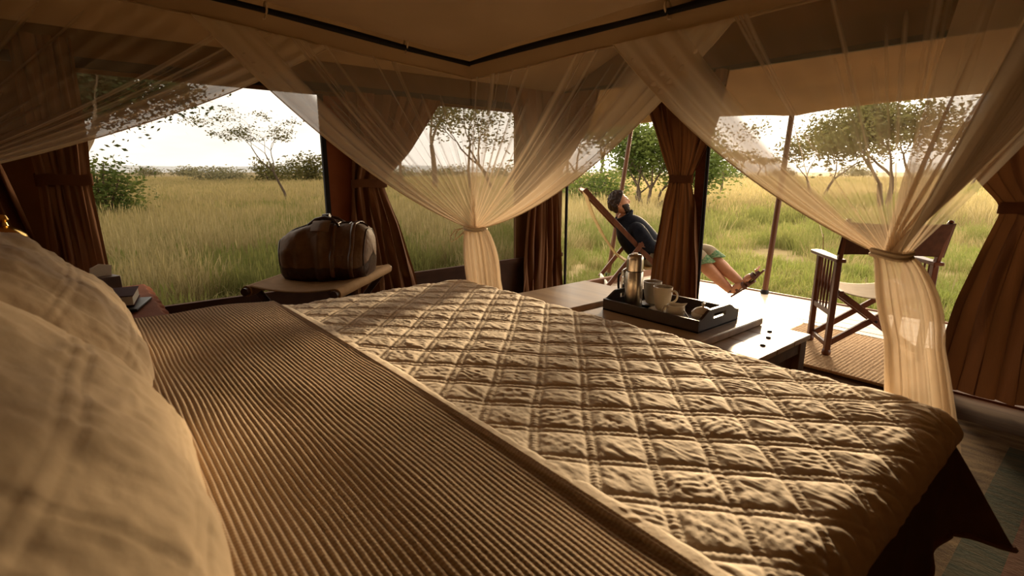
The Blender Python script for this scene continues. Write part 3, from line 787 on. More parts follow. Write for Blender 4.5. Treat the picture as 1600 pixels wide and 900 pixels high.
rug_piece('green_band', -0.20, -0.09, 0.5, 2.95, green, 0.0155)
rug_piece('red_band', -0.09, 0.10, 0.5, 2.95, red, 0.0155)
rug_piece('green_band', 0.10, 0.22, 0.5, 2.95, green, 0.0155)
# ------------------------------------------------------------------ veranda poles and ropes
for (bx, tx, ty, lab) in ((-2.25, -2.18, 5.10, 'dark wooden awning pole standing at the deck edge beside the sandalled feet'),
                       (-4.22, -3.98, 5.12, 'dark wooden awning pole rising behind the reclining man'),
                       (0.24, 0.22, 5.10, 'dark wooden awning pole beyond the right curtain')):
    t = thing('awning_pole', lab, 'pole', (bx, Y_DECK - 0.06, 0.0 if bx > XL else -0.12))
    d = (tx - bx, ty - (Y_DECK - 0.06))
    ztop = 1.665 - t.location.z
    MB().tube([(0, 0, 0), (d[0] / 2, d[1] / 2, ztop / 2), (d[0], d[1], ztop)], [0.027, 0.026, 0.024], 10).build('shaft', 'pole', t)
    MB().lathe([(0.038, 0), (0.038, 0.03), (0.028, 0.04)], 12).build('ferrule', 'black_trim', t)
    MB().tube([(d[0], d[1], ztop - 0.01), (d[0], d[1], ztop + 0.05)], 0.006, 6).build('spike', 'black_trim', t)
mb = MB(); mb.tube([(-2.0, 5.9, -0.15), (-2.02, 5.85, 0.2), (-2.04, 5.8, 0.55)], [0.006, 0.005, 0.004], 6)
o = mb.build('ground_stake', 'pole', None); tag(o, 'thin dark iron stake in the grass between awning pole and armchair', 'stake')
o = MB().tube([(-2.04, 5.8, 0.52), (-2.1, 5.6, 0.9), (-2.18, 5.14, 1.62)], 0.003, 5).build('guy_rope', 'cord', o)

# ------------------------------------------------------------------ chest at the foot of the bed
ch = thing('storage_chest', 'long low worn wooden chest at the foot of the bed, carrying the tea tray', 'chest', (-1.60, 2.16, 0))
def part(mb, name, material, t, **k):
    o = mb.build(name, material, None, **k); return shift(o, t)
x0, x1, y0, y1, zt = -2.32, -0.925, 1.74, 2.60, 0.415
mb = MB().box(((x0 + x1) / 2, (y0 + y1) / 2, 0.20), (x1 - x0 - 0.06, y1 - y0 - 0.06, 0.36)); part(mb, 'body', 'chest_side', ch, bevel=0.004)
for xx in (x0 + 0.035, x1 - 0.035):
    for yy in (y0 + 0.035, y1 - 0.035):
        part(MB().box((xx, yy, 0.195), (0.07, 0.07, 0.39)), 'corner_post', 'chest_side', ch, bevel=0.004)
part(MB().box((x1 - 0.02, (y0 + y1) / 2, 0.36), (0.03, y1 - y0 - 0.14, 0.06)), 'rail', 'chest_side', ch, bevel=0.003)
nb_ = 5; bw = (y1 - y0 + 0.02) / nb_
for k in range(nb_):
    part(MB().box(((x0 + x1) / 2, y0 - 0.01 + bw * (k + 0.5), zt - 0.0125), (x1 - x0 + 0.02, bw - 0.003, 0.025)), 'board', 'chest_wood', ch, bevel=0.003)
for (a, b, nm) in ((-2.34, -1.885, 'lid'), (-1.80, -1.135, 'lid')):
    part(MB().box(((a + b) / 2, (y0 + y1) / 2 - 0.01, zt + 0.019), (b - a, y1 - y0 + 0.0, 0.036)), nm, 'chest_wood', ch, bevel=0.006)
for (cx, cy) in ((-1.02, 2.40), (-0.985, 2.27), (-1.06, 2.5)):
    part(MB().lathe([(0.012, 0), (0.012, 0.004), (0.006, 0.006)], 12, (cx, cy, zt)), 'fitting', 'black_trim', ch)

# tray
TZ = zt + 0.037
tr = thing('serving_tray', 'near black wooden tea tray with slotted handles set on the chest', 'tray', (-1.48, 2.275, TZ))
L, Wd, h = 0.56, 0.365, 0.060
MB().box((0, 0, 0.005), (L, Wd, 0.010)).build('base', 'tray_wood', tr, bevel=0.002)
for s in (-1, 1):
    MB().box((0, s * (Wd / 2 - 0.006), h / 2), (L, 0.012, h)).build('side_wall', 'tray_wood', tr, bevel=0.002)
for s in (-1, 1):
    xw = s * (L / 2 - 0.007); mb = MB(); hw = Wd / 2 - 0.012
    fr_ = lambda a, b, c: (c, a, b)
    prof = lambda a: h + 0.036 * float(sstep(hw, hw * 0.45, abs(a)))
    N_ = 28; sl0, sl1, slw = 0.050, 0.072, 0.055
    ys = sorted(set(list(np.linspace(-hw, hw, N_ + 1)) + [-slw, slw]))
    for a, b in zip(ys[:-1], ys[1:]):
        inside = a > -slw - 1e-6 and b < slw + 1e-6
        if inside:
            mb.prism([(a, 0.0), (b, 0.0), (b, sl0), (a, sl0)], xw - 0.007, xw + 0.007, fr_)
            mb.prism([(a, sl1), (b, sl1), (b, prof(b)), (a, prof(a))], xw - 0.007, xw + 0.007, fr_)
        else:
            mb.prism([(a, 0.0), (b, 0.0), (b, prof(b)), (a, prof(a))], xw - 0.007, xw + 0.007, fr_)
    mb.build('handle_wall', 'tray_wood', tr)
FZ = TZ + 0.011
# vacuum flask
fl = thing('vacuum_flask', 'tall brushed steel vacuum flask standing on the tea tray', 'flask', (-1.645, 2.20, FZ))
MB().lathe([(0.0, 0), (0.043, 0), (0.0455, 0.004), (0.0455, 0.196), (0.043, 0.200)], 40).build('body', 'steel', fl)
MB().lathe([(0.0430, 0.199), (0.0430, 0.205)], 40).build('seam_ring', 'black', fl)
MB().lathe([(0.0435, 0.2045), (0.0435, 0.262), (0.041, 0.276), (0.034, 0.286), (0.020, 0.290), (0, 0.291)], 40).build('cup_lid', 'steel', fl)
MB().lathe([(0.012, 0.290), (0.012, 0.296), (0, 0.297)], 16).build('lid_button', 'steel', fl)
# cafetiere
cp = thing('cafetiere', 'glass coffee press in a chrome frame half hidden behind the steel flask', 'coffee press', (-1.765, 2.335, FZ))
gl = bpy.data.materials.new('coffee glass'); gl.use_nodes = True
gp = gl.node_tree.nodes['Principled BSDF']; gp.inputs['Transmission Weight'].default_value = 0.9; gp.inputs['Roughness'].default_value = 0.03; gp.inputs['Base Color'].default_value = (0.9, 0.85, 0.78, 1)
MB().lathe([(0.0, 0.012), (0.043, 0.012), (0.045, 0.02), (0.045, 0.158), (0.047, 0.165)], 32).build('beaker', gl, cp)
MB().lathe([(0.0, 0.014), (0.0405, 0.014), (0.0405, 0.09), (0, 0.09)], 32).build('coffee', 'black', cp)
MB().lathe([(0.049, 0.164), (0.049, 0.174), (0.030, 0.186), (0.006, 0.190), (0, 0.19)], 32).build('lid', 'chrome', cp)
MB().lathe([(0.004, 0.188), (0.004, 0.205), (0.010, 0.210), (0.011, 0.218), (0.006, 0.226), (0, 0.227)], 16).build('plunger', 'chrome', cp)
for k in range(4):
    a = PI / 4 + k * PI / 2
    MB().box((0.050 * math.cos(a), 0.050 * math.sin(a), 0.085), (0.011, 0.011, 0.170)).build('frame_post', 'chrome', cp, bevel=0.001)
for z in (0.014, 0.135):
    MB().tube([(0.050 * math.cos(a), 0.050 * math.sin(a), z) for a in np.linspace(0, 2 * PI, 28, endpoint=False)], 0.0045, 6, closed=True).build('frame_band', 'chrome', cp)
MB().tube(curve_pts([(-0.05, 0, 0.14), (-0.085, 0, 0.135), (-0.09, 0, 0.08), (-0.08, 0, 0.04), (-0.05, 0, 0.03)]), 0.007, 8).build('handle', 'black', cp)
# tall cups
def cup(label, x, y, rz):
    t = thing('tall_cup', label, 'cup', (x, y, FZ + 0.012), rz, 'tall cups on the tea tray')
    MB().lathe([(0, 0.0), (0.026, 0), (0.030, 0.004), (0.040, 0.035), (0.0465, 0.075), (0.0485, 0.120), (0.0465, 0.120), (0.0445, 0.076), (0.038, 0.038), (0.028, 0.010), (0, 0.008)], 36).build('bowl', 'china', t)
    MB().tube(curve_pts([(-0.046, 0, 0.10), (-0.066, 0, 0.104), (-0.078, 0, 0.085), (-0.074, 0, 0.062), (-0.058, 0, 0.046), (-0.041, 0, 0.042)]), 0.0055, 8).build('handle', 'china', t)
    s = thing('saucer', label.replace('tall cream cup', 'small cream saucer under the tall cup'), 'saucer', (x, y, FZ), 0, 'saucers on the tea tray')
    MB().lathe([(0, 0), (0.034, 0), (0.038, 0.003), (0.064, 0.011), (0.066, 0.0125), (0.062, 0.0125), (0.036, 0.006), (0, 0.0055)], 36).build('dish', 'china', s)
cup('tall cream cup close behind the steel flask', -1.625, 2.335, R(200))
cup('tall cream cup standing clear in the middle of the tray', -1.512, 2.265, R(190))
# milk jug
j = thing('milk_jug', 'low round cream milk jug with a lip and a spoon beside it, on the tray', 'jug', (-1.39, 2.20, FZ), R(60))
prof = [(0, 0), (0.028, 0), (0.034, 0.004), (0.044, 0.026), (0.045, 0.042), (0.040, 0.060), (0.043, 0.070), (0.041, 0.070), (0.037, 0.060), (0.041, 0.042), (0.040, 0.028), (0.030, 0.008), (0, 0.006)]
o = MB().lathe(prof, 36).build('body', 'china', j)
for v in o.data.vertices:
    if v.co.z > 0.052 and v.co.x > 0.02: v.co.x += (v.co.z - 0.052) * 1.0 * max(0, 1 - abs(v.co.y) / 0.022); v.co.z += 0.006 * max(0, 1 - abs(v.co.y) / 0.022)
MB().tube(curve_pts([(-0.040, 0, 0.060), (-0.060, 0, 0.064), (-0.070, 0, 0.046), (-0.060, 0, 0.026), (-0.043, 0, 0.022)]), 0.005, 8).build('handle', 'china', j)
# sugar bowl
s = thing('sugar_bowl', 'round cream sugar bowl with a knobbed lid at the handle end of the tray', 'bowl', (-1.265, 2.235, FZ))
MB().lathe([(0, 0), (0.028, 0), (0.032, 0.004), (0.048, 0.024), (0.052, 0.044), (0.050, 0.052), (0.047, 0.052), (0.045, 0.026), (0, 0.008)], 36).build('bowl', 'china', s)
MB().lathe([(0.0495, 0.052), (0.050, 0.055), (0.038, 0.068), (0.018, 0.076), (0.006, 0.078), (0.005, 0.084), (0.0095, 0.090), (0.008, 0.097), (0, 0.099)], 36).build('lid', 'china', s)
# spoon
sp = thing('teaspoon', 'small pale teaspoon leaning between milk jug and sugar bowl', 'spoon', (-1.325, 2.205, FZ))
o = MB().tube([(-0.035, 0.0, 0.062), (-0.01, 0.0, 0.035), (0.012, 0.0, 0.012), (0.02, 0, 0.006)], [0.0035, 0.0028, 0.0025, 0.004], 8).build('stem', 'steel', sp)
MB().lathe([(0, 0), (0.006, 0.0006), (0.0105, 0.004), (0.0095, 0.004), (0, 0.0015)], 18, (0.036, 0, 0.001), 1.7, 1.0).build('bowl', 'steel', sp)

# ------------------------------------------------------------------ nightstand corner
ns = thing('nightstand', 'low nightstand covered by a rust cloth between pillow and first window', 'nightstand', (-2.90, -0.12, 0))
MB().box((0, 0, 0.29), (0.72, 0.64, 0.56)).build('body', 'dark_wood', ns, bevel=0.006)
# cloth cover with a short skirt
a = np.linspace(-0.47, 0.47, 95); b = np.linspace(-0.43, 0.43, 87); A, B = np.meshgrid(a, b, indexing='ij')
ox = np.maximum(np.abs(A) - 0.38, 0); oy = np.maximum(np.abs(B) - 0.34, 0); od = np.maximum(ox, oy)
Px = np.clip(A, -0.38, 0.38) + np.sign(A) * 0.02 * np.minimum(ox / 0.03, 1) + np.sign(A) * 0.012 * np.sin(B * 60) * (ox > 0.02)
Py = np.clip(B, -0.34, 0.34) + np.sign(B) * 0.02 * np.minimum(oy / 0.03, 1) + np.sign(B) * 0.012 * np.sin(A * 55) * (oy > 0.02)
Pz = 0.592 - np.maximum(od - 0.012, 0) * 0.95 + 0.003 * fnoise(A.shape, (9, 9), 5, 3)
grid_obj('cloth_cover', np.stack([Px, Py, Pz], -1), 'rust', ns, solid=0.003)
def book(label, loc, d, rz, material):
    t = thing('book', label, 'book', loc, rz, None)
    w, l, h = d
    MB().box((0.002, 0, h / 2), (w - 0.010, l - 0.012, h - 0.007)).build('pages', 'paper', t, bevel=0.001)
    for z in (0.002, h - 0.002): MB().box((0, 0, z), (w, l, 0.004)).build('cover', material, t, bevel=0.001)
    MB().box((-w / 2 + 0.003, 0, h / 2), (0.006, l, h)).build('spine', material, t, bevel=0.002)
book('thick dark red book lying on the rust cloth of the nightstand', (-2.80, 0.085, 0.612), (0.15, 0.22, 0.046), R(80), 'book_cloth')
o = MB().box((0, 0, 0.007), (0.17, 0.24, 0.013)).build('notebook', 'black', None, True, 35, bevel=0.004); o.location = (-2.76, 0.10, 0.597); o.rotation_euler = (0, 0, R(72))
tag(o, 'thin black notebook under the thick red book', 'notebook')
cb = thing('tissue_box', 'small dark box with a white tissue standing up, by the nightstand curtain', 'box', (-3.12, 0.05, 0.594), R(20))
MB().box((0, 0, 0.045), (0.12, 0.12, 0.09)).build('carton', 'dark_wood', cb, bevel=0.003)
MB().prism([(-0.045, 0), (0.045, 0), (0.05, 0.05), (0.0, 0.062), (-0.04, 0.045)], -0.002, 0.004, lambda a, b, c: (c + 0.15 * b, a, 0.088 + b)).build('tissue', 'paper', cb)
lp = thing('brass_lamp', 'polished brass paraffin lamp behind the far pillow', 'lamp', (-3.02, -0.235, 0.594))
MB().lathe([(0, 0), (0.075, 0), (0.078, 0.01), (0.060, 0.022), (0.050, 0.035), (0.068, 0.06), (0.078, 0.10), (0.070, 0.13), (0.040, 0.155), (0.020, 0.165), (0.018, 0.20)], 36).build('font', 'brass', lp)
MB().lathe([(0.052, 0.29), (0.066, 0.295), (0.070, 0.305), (0.066, 0.318), (0.050, 0.335), (0.030, 0.350), (0.016, 0.356), (0.012, 0.37), (0.020, 0.382), (0.014, 0.398), (0.005, 0.404), (0, 0.405)], 36).build('cap', 'brass', lp)
MB().lathe([(0.018, 0.19), (0.034, 0.20), (0.036, 0.215), (0.030, 0.225)], 24).build('burner', 'brass', lp)
MB().lathe([(0.030, 0.215), (0.046, 0.24), (0.050, 0.27), (0.050, 0.296)], 32).build('glass_chimney', gl, lp)
for k in range(4):
    a = k * PI / 2 + 0.4
    MB().tube([(0.05 * math.cos(a), 0.05 * math.sin(a), 0.14), (0.066 * math.cos(a), 0.066 * math.sin(a), 0.21), (0.058 * math.cos(a), 0.058 * math.sin(a), 0.295)], 0.004, 6).build('cage_wire', 'brass', lp)

# ------------------------------------------------------------------ luggage rack and travel bag
rk = thing('luggage_rack', 'folding luggage rack with olive brown canvas top under the windows', 'luggage rack', (-3.0, 1.08, 0))
pRn, pRf, pLn, pLf = Vector((-2.56, 0.95, 0.555)), Vector((-3.10, 1.53, 0.555)), Vector((-2.93, 0.62, 0.555)), Vector((-3.45, 1.18, 0.555))
for a, b in ((pRn, pRf), (pLn, pLf)):
    o = MB().tube([a, b], 0.021, 12).build('rail', 'dark_wood', None); shift(o, rk)
dirr = (pRf - pRn).normalized(); acr = (pLn - pRn)
mat_n = []
n1, n2 = 24, 40
P = np.zeros((n1, n2, 3))
for i in range(n1):
    c = pRn + (pRf - pRn) * (0.04 + 0.92 * i / (n1 - 1)); d = pLn + (pLf - pLn) * (0.04 + 0.92 * i / (n1 - 1))
    for k in range(n2):
        t = k / (n2 - 1) * 1.10 - 0.05
        if t < 0: ang = t / 0.05 * PI; p = c + Vector((0, 0, 0.026 * math.cos(ang))) - acr.normalized() * 0.026 * math.sin(-ang)
        elif t > 1: ang = (t - 1) / 0.05 * PI; p = d + Vector((0, 0, 0.026 * math.cos(ang))) + acr.normalized() * 0.026 * math.sin(ang)
        else: p = c.lerp(d, t) + Vector((0, 0, 0.026 - 0.10 * t * (1 - t)))
        P[i, k] = p
o = grid_obj('canvas_top', P, 'rack_canvas', None, solid=0.004); shift(o, rk)
for a, b in ((pRn, pRf), (pLn, pLf)):
    o = MB().tube([a.lerp(b, 0.03), a.lerp(b, 0.97)], 0.029, 14).build('rail_sleeve', 'rack_canvas', None); shift(o, rk)
for f_ in (0.12, 0.88):
    a = pRn.lerp(pRf, f_); b = pLn.lerp(pLf, f_); off = dirr * (0.018)
    for (p, q, s) in ((a, b, -1), (b, a, 1)):
        foot = Vector((q.x, q.y, 0.0)) - (q - p) * 0.08
        o = MB().bar(p + off * s - Vector((0, 0, 0.012)), foot + off * s, 0.022, 0.034).build('leg', 'dark_wood', None, bevel=0.003); shift(o, rk)
for f_ in (0.2, 0.8):
    a = pRn.lerp(pRf, f_); b = pLn.lerp(pLf, f_)
# travel bag: a slumped holdall, long axis along local x
BW = (0.52, 0.34, 0.35)
bg = thing('travel_bag', 'slumped brown canvas holdall with leather straps resting on the luggage rack', 'bag', (-3.03, 1.12, 0.536), R(50))
nu, nv = 90, 80
u = np.linspace(-1, 1, nu); v = np.linspace(0, 2 * PI, nv, endpoint=False)
U, Vv = np.meshgrid(u, v, indexing='ij')
sgnp = lambda c, e: np.sign(c) * np.abs(c) ** e
ends = np.clip(1 - np.abs(U) ** 9, 0, 1) ** 0.34
cyy = sgnp(np.cos(Vv), 0.60); czz = sgnp(np.sin(Vv), 0.62)
wid = BW[1] / 2 * (0.96 - 0.26 * np.maximum(czz, 0) * 1.0) * (1 + 0.03 * np.sin(U * 5))
hgt = BW[2] / 2 * (1 - 0.10 * U ** 2 * (czz > 0) - 0.30 * sstep(-0.1, -1.0, U) * (czz > 0))
nz = fnoise(U.shape, (8, 7), 91, 3); nz2 = fnoise(U.shape, (5, 12), 92, 2)
infl = 1 + 0.07 * nz + 0.05 * nz2 - 0.16 * np.exp(-((U + 0.30) / 0.16) ** 2 - ((czz - 0.45) / 0.35) ** 2) + 0.05 * np.exp(-((U + 0.02) / 0.06) ** 2) - 0.10 * np.exp(-((U + 0.62) / 0.10) ** 2 - ((czz + 0.1) / 0.4) ** 2)
Px = U * BW[0] / 2 * (1 + 0.02 * czz); Py = cyy * wid * ends * infl; Pz = BW[2] / 2 + czz * hgt * ends * infl
Pz = np.maximum(Pz, 0.004 + 0.01 * ends)
Py += 0.02 * np.sin(PI * U) * (czz > 0.2)
bagP = np.stack([Px, Py, Pz], -1)
o = mesh_obj('body', bagP.reshape(-1, 3), grid_faces(nu, nv, False, True), 'bag', bg)
bm = bmesh.new(); bm.from_mesh(o.data); bmesh.ops.holes_fill(bm, edges=[e for e in bm.edges if e.is_boundary], sides=0); bmesh.ops.recalc_face_normals(bm, faces=bm.faces); bm.to_mesh(o.data); bm.free(); o.data.polygons.foreach_set('use_smooth', np.full(len(o.data.polygons), True)); o.data.set_sharp_from_angle(angle=R(40))
# leather base patch
sel = (czz < -0.35) 
Pb = bagP.copy(); Pb[..., 1] *= 1.015; Pb[..., 2] = np.where(czz < 0, Pb[..., 2] - 0.001, Pb[..., 2])
Fb = grid_faces(nu, nv, False, True); ok = sel.ravel()[Fb].all(1)
c0 = np.array([0, 0, BW[2] / 2]); Pb = c0 + (Pb - c0) * np.array([1.008, 1.02, 1.01])
used = np.unique(Fb[ok]); re_ = np.zeros(nu * nv, int); re_[used] = np.arange(len(used))
mesh_obj('leather_base', Pb.reshape(-1, 3)[used], re_[Fb[ok]], 'leather', bg)
def band(name, uc, w, material, parent, lift=1.03, v0=-0.6, v1=PI + 0.6):
    i = int(np.argmin(np.abs(u - uc))); sec = bagP[i]; c = np.array([sec[:, 0].mean(), 0, BW[2] / 2])
    vs = np.linspace(v0, v1, 60); rows = []
    for s in (-0.5, 0.5):
        ring = np.stack([np.interp(vs % (2 * PI), np.r_[v, 2 * PI], np.r_[sec[:, k], sec[0, k]]) for k in range(3)], -1)
        ring = c + (ring - c) * np.array([1, lift, lift]); ring[:, 0] += s * w; rows.append(ring)
    return grid_obj(name, np.stack(rows, 1), material, parent, solid=0.006)
top = [tuple(bagP[i, int(nv / 4)] + np.array([0, 0, 0.004])) for i in range(4, nu - 4, 2)]
MB().tube(top, 0.005, 6).build('zip', 'leather', bg)
for e in (4, nu - 5):
    ring = [tuple(bagP[e, k]) for k in range(0, nv, 2)]
    MB().tube(ring, 0.0055, 6, closed=True).build('end_piping', 'leather', bg)
for uc in (0.25, 0.66): band('strap', uc, 0.024, 'strap', bg)
band('zip_flap', -0.02, 0.10, 'bag', bg, 1.02, 0.6, PI - 0.6)
for s in (-1, 1):
    zt_ = BW[2] * 0.93
    pts = [(-0.10, s * 0.07, zt_ - 0.05), (-0.085, s * 0.065, zt_ + 0.012), (-0.05, s * 0.045, zt_ + 0.040), (0.0, s * 0.03, zt_ + 0.050), (0.05, s * 0.045, zt_ + 0.040), (0.085, s * 0.065, zt_ + 0.012), (0.10, s * 0.07, zt_ - 0.05)]
    MB().tube(pts, [0.007, 0.007, 0.009, 0.012, 0.009, 0.007, 0.007], 10).build('handle', 'leather', bg)
MB().tube([(-0.02, 0, zt_ + 0.048), (0.02, 0.0, zt_ + 0.052)], 0.020, 10).build('handle_wrap', 'leather', bg)
MB().tube([(0.12, -0.03, zt_ - 0.005), (0.15, -0.02, zt_ + 0.02), (0.17, 0.0, zt_ - 0.005)], 0.006, 8).build('buckle', 'chrome', bg)
# ------------------------------------------------------------------ folding armchair (director's chair)
def dchair():
    fx, fy = -0.62, 0.784
    rz = math.atan2(-fx, fy)
    t = thing('folding_armchair', 'folding wooden armchair with white canvas seat and dark canvas back on the jute mat', 'chair', (-1.045, 3.86, 0.026), rz)
    hw, hd = 0.26, 0.155
    HA = 0.60
    for sx in (-1, 1):
        MB().bar((sx * hw, hd, 0.0), (sx * hw, hd, HA), 0.032, 0.040).build('leg', 'chair_wood', t, bevel=0.004)
        MB().bar((sx * hw, -hd, 0.0), (sx * hw, -hd, HA), 0.032, 0.040).build('leg', 'chair_wood', t, bevel=0.004)
        for yy in (hd, -hd):
            MB().lathe([(0.020, 0), (0.027, 0.008), (0.026, 0.030), (0.018, 0.042)], 12, (sx * hw, yy, -0.002)).build('foot', 'chair_wood', t)
        # armrest: flat shaped board
        poly = [(-0.028, -0.20), (0.028, -0.20), (0.034, 0.0), (0.040, 0.20), (0.034, 0.245), (0.0, 0.262), (-0.034, 0.245), (-0.040, 0.20), (-0.034, 0.0)]
        o = MB().prism([(sx * hw + a, b) for a, b in poly], HA, HA + 0.022).build('armrest', 'chair_wood', t, bevel=0.005)
        MB().bar((sx * hw, -hd, 0.27), (sx * hw, hd, 0.27), 0.022, 0.034).build('side_rail', 'chair_wood', t, bevel=0.003)
        for k in range(5):
            yy = -hd + (k + 1) * 2 * hd / 6
            MB().tube([(sx * hw, yy, 0.285), (sx * hw, yy, 0.33), (sx * hw, yy, 0.44), (sx * hw, yy, 0.55), (sx * hw, yy, HA)], [0.006, 0.007, 0.010, 0.007, 0.006], 8).build('spindle', 'chair_wood', t)
        # back post, raked
        MB().bar((sx * hw, -hd, HA - 0.02), (sx * (hw + 0.005), -hd - 0.075, HA + 0.255), 0.024, 0.036).build('back_post', 'chair_wood', t, bevel=0.004)
        MB().lathe([(0.010, 0), (0.016, 0.006), (0.012, 0.014), (0, 0.018)], 10, (sx * (hw + 0.005), -hd - 0.075, HA + 0.255)).build('finial', 'chair_wood', t)
        MB().bar((sx * (hw - 0.035), -hd - 0.02, 0.405), (sx * (hw - 0.035), hd + 0.06, 0.42), 0.026, 0.030).build('seat_rail', 'chair_wood', t, bevel=0.003)
        # crossing legs front and back
        for yy in (hd - 0.03, -hd + 0.03):
            MB().bar((sx * (hw - 0.03), yy + sx * 0.012, 0.405), (-sx * (hw - 0.01), yy + sx * 0.012, 0.055), 0.022, 0.036).build('cross_bar', 'chair_wood', t, bevel=0.003)
        MB().bar((sx * (hw - 0.01), -hd, 0.055), (sx * (hw - 0.01), hd, 0.055), 0.020, 0.028).build('floor_rail', 'chair_wood', t, bevel=0.003)
    MB().tube([(0, -hd + 0.0, 0.23), (0, hd, 0.23)], 0.007, 8).build('pivot_rod', 'black_trim', t)
    n1, n2 = 30, 24
    a, b = np.meshgrid(np.linspace(-1, 1, n1), np.linspace(-1, 1, n2), indexing='ij')
    P = np.stack([a * (hw - 0.018), -hd - 0.01 + (b + 1) / 2 * (2 * hd + 0.07), 0.432 - 0.045 * (1 - a ** 2) + 0.01 * b], -1)
    grid_obj('seat', P, 'sail', t, solid=0.004)
    P = np.stack([a * (hw + 0.024), -hd - 0.028 - 0.030 * (b + 1) - 0.030 * (1 - a ** 2), HA + 0.060 + (b + 1) / 2 * 0.185 + 0.010 * (np.abs(a) ** 3) * b], -1)
    grid_obj('backrest', P, 'brown_canvas', t, solid=0.006)
dchair()
# ------------------------------------------------------------------ reclining deck chair and the man in it
CA = R(48)
fv = Vector((math.cos(CA), math.sin(CA), 0)); wv = Vector((-fv.y, fv.x, 0))
CN = Vector((-3.39, 4.07, 0)); C0 = CN + wv * 0.25
Q = lambda s, t, z: C0 + fv * s + wv * t + Vector((0, 0, z))
dk = thing('deck_chair', 'reclining wooden deck chair with ochre canvas sling on the veranda deck, holding the man', 'chair', tuple(C0))
for t in (-0.25, 0.25):
    part(MB().bar(Q(-0.25, t, 1.0), Q(0.70, t, 0.03), 0.030, 0.048), 'side_rail', 'chair_wood', dk, bevel=0.004)
    tt = t * 1.14
    part(MB().bar(Q(0.0, tt, 0.02), Q(0.36, tt, 0.50), 0.026, 0.042), 'leg', 'chair_wood', dk, bevel=0.004)
    part(MB().bar(Q(0.30, tt, 0.46), Q(0.74, t, 0.40), 0.026, 0.040), 'seat_rail', 'chair_wood', dk, bevel=0.004)
for (s, z, r, nm, mm) in ((-0.235, 0.985, 0.017, 'top_bar', 'white_paint'), (0.735, 0.40, 0.016, 'front_bar', 'chair_wood')):
    part(MB().tube([Q(s, -0.26, z), Q(s, 0.26, z)], r, 10), nm, mm, dk)
part(MB().bar(Q(0.012, -0.27, 0.035), Q(0.012, 0.27, 0.035), 0.02, 0.05), 'cross_bar', 'white_paint', dk, bevel=0.003)
part(MB().bar(Q(-0.165, -0.24, 0.905), Q(-0.165, 0.24, 0.905), 0.014, 0.035), 'cross_bar', 'chair_wood', dk, bevel=0.003)
ctrl = [(-0.24, 1.005), (-0.20, 0.90), (-0.13, 0.72), (-0.02, 0.52), (0.12, 0.33), (0.28, 0.225), (0.45, 0.215), (0.60, 0.29), (0.735, 0.418)]
nn_ = 40; P = np.zeros((nn_, 14, 3)); ts = np.linspace(0, len(ctrl) - 1, nn_)
cs = np.array(ctrl)
for i, q in enumerate(ts):
    s = float(np.interp(q, range(len(ctrl)), cs[:, 0])); z = float(np.interp(q, range(len(ctrl)), cs[:, 1]))
    for k in range(14):
        t = -0.22 + 0.44 * k / 13
        P[i, k] = Q(s, t, z - 0.02 * (1 - (t / 0.22) ** 2) * math.sin(PI * i / (nn_ - 1)))
o = grid_obj('sling', P, 'sling', None, solid=0.004); shift(o, dk)

def skin_obj(name, nodes, edges, material, parent, sub=2, root=0, roots=None):
    """nodes: list of (point, rx, ry)"""
    me = bpy.data.meshes.new(name)
    base = Vector(parent.location) if parent.parent is None else Vector(parent.location) + Vector(parent.parent.location)
    me.from_pydata([tuple(Vector(p) - base) for p, a, b in nodes], edges, []); me.update()
    me.materials.append(M[material])
    o = bpy.data.objects.new(name, me); C.objects.link(o); o.parent = parent
    m = o.modifiers.new('skin', 'SKIN'); m.use_smooth_shade = True
    for i, (p, a, b) in enumerate(nodes):
        sv = me.skin_vertices[0].data[i]; sv.radius = (a, b); sv.use_root = (i in roots) if roots else (i == root)
    s = o.modifiers.new('smooth', 'SUBSURF'); s.levels = sub; s.render_levels = sub
    return o

hip = Q(0.52, 0, 0.31); man = thing('person', 'bearded man in black jacket and rolled khaki trousers reclining in the deck chair', 'person', tuple(hip))
spine = Q(0.40, 0, 0.42); chest = Q(0.28, 0, 0.56); neck0 = Q(0.185, 0, 0.685); neck1 = Q(0.155, 0, 0.75)
shN, shF = Q(0.275, -0.14, 0.60), Q(0.275, 0.14, 0.60)
elN, elF = Q(0.42, -0.235, 0.42), Q(0.42, 0.235, 0.42)
wrN, wrF = Q(0.62, -0.09, 0.46), Q(0.62, 0.09, 0.45)
hpN, hpF = Q(0.52, -0.095, 0.30), Q(0.52, 0.095, 0.30)
knN, knF = Vector((-2.665, 4.50, 0.375)), Vector((-2.63, 4.62, 0.40))
anN, anF = Vector((-2.335, 4.575, 0.095)), Vector((-2.265, 4.63, 0.165))
body_nodes = [(hip, .13, .12), (spine, .14, .12), (chest, .14, .12), (neck0, .062, .062), (neck1, .055, .055),
    (shN, .050, .048), (Q(0.33, -0.21, 0.53), .042, .040), (elN, .042, .040), (Q(0.52, -0.17, 0.43), .038, .036), (wrN, .026, .024),
    (shF, .050, .048), (Q(0.33, 0.21, 0.53), .042, .040), (elF, .042, .040), (Q(0.52, 0.17, 0.43), .038, .036), (wrF, .026, .024),
    (hpN, .085, .085), (hpN.lerp(knN, .5), .072, .07), (knN, .055, .052), (knN.lerp(anN, .35), .074, .070), (knN.lerp(anN, .7), .056, .053), (anN, .043, .042),
    (hpF, .085, .085), (hpF.lerp(knF, .5), .072, .07), (knF, .055, .052), (knF.lerp(anF, .35), .074, .070), (knF.lerp(anF, .7), .056, .053), (anF, .043, .042)]
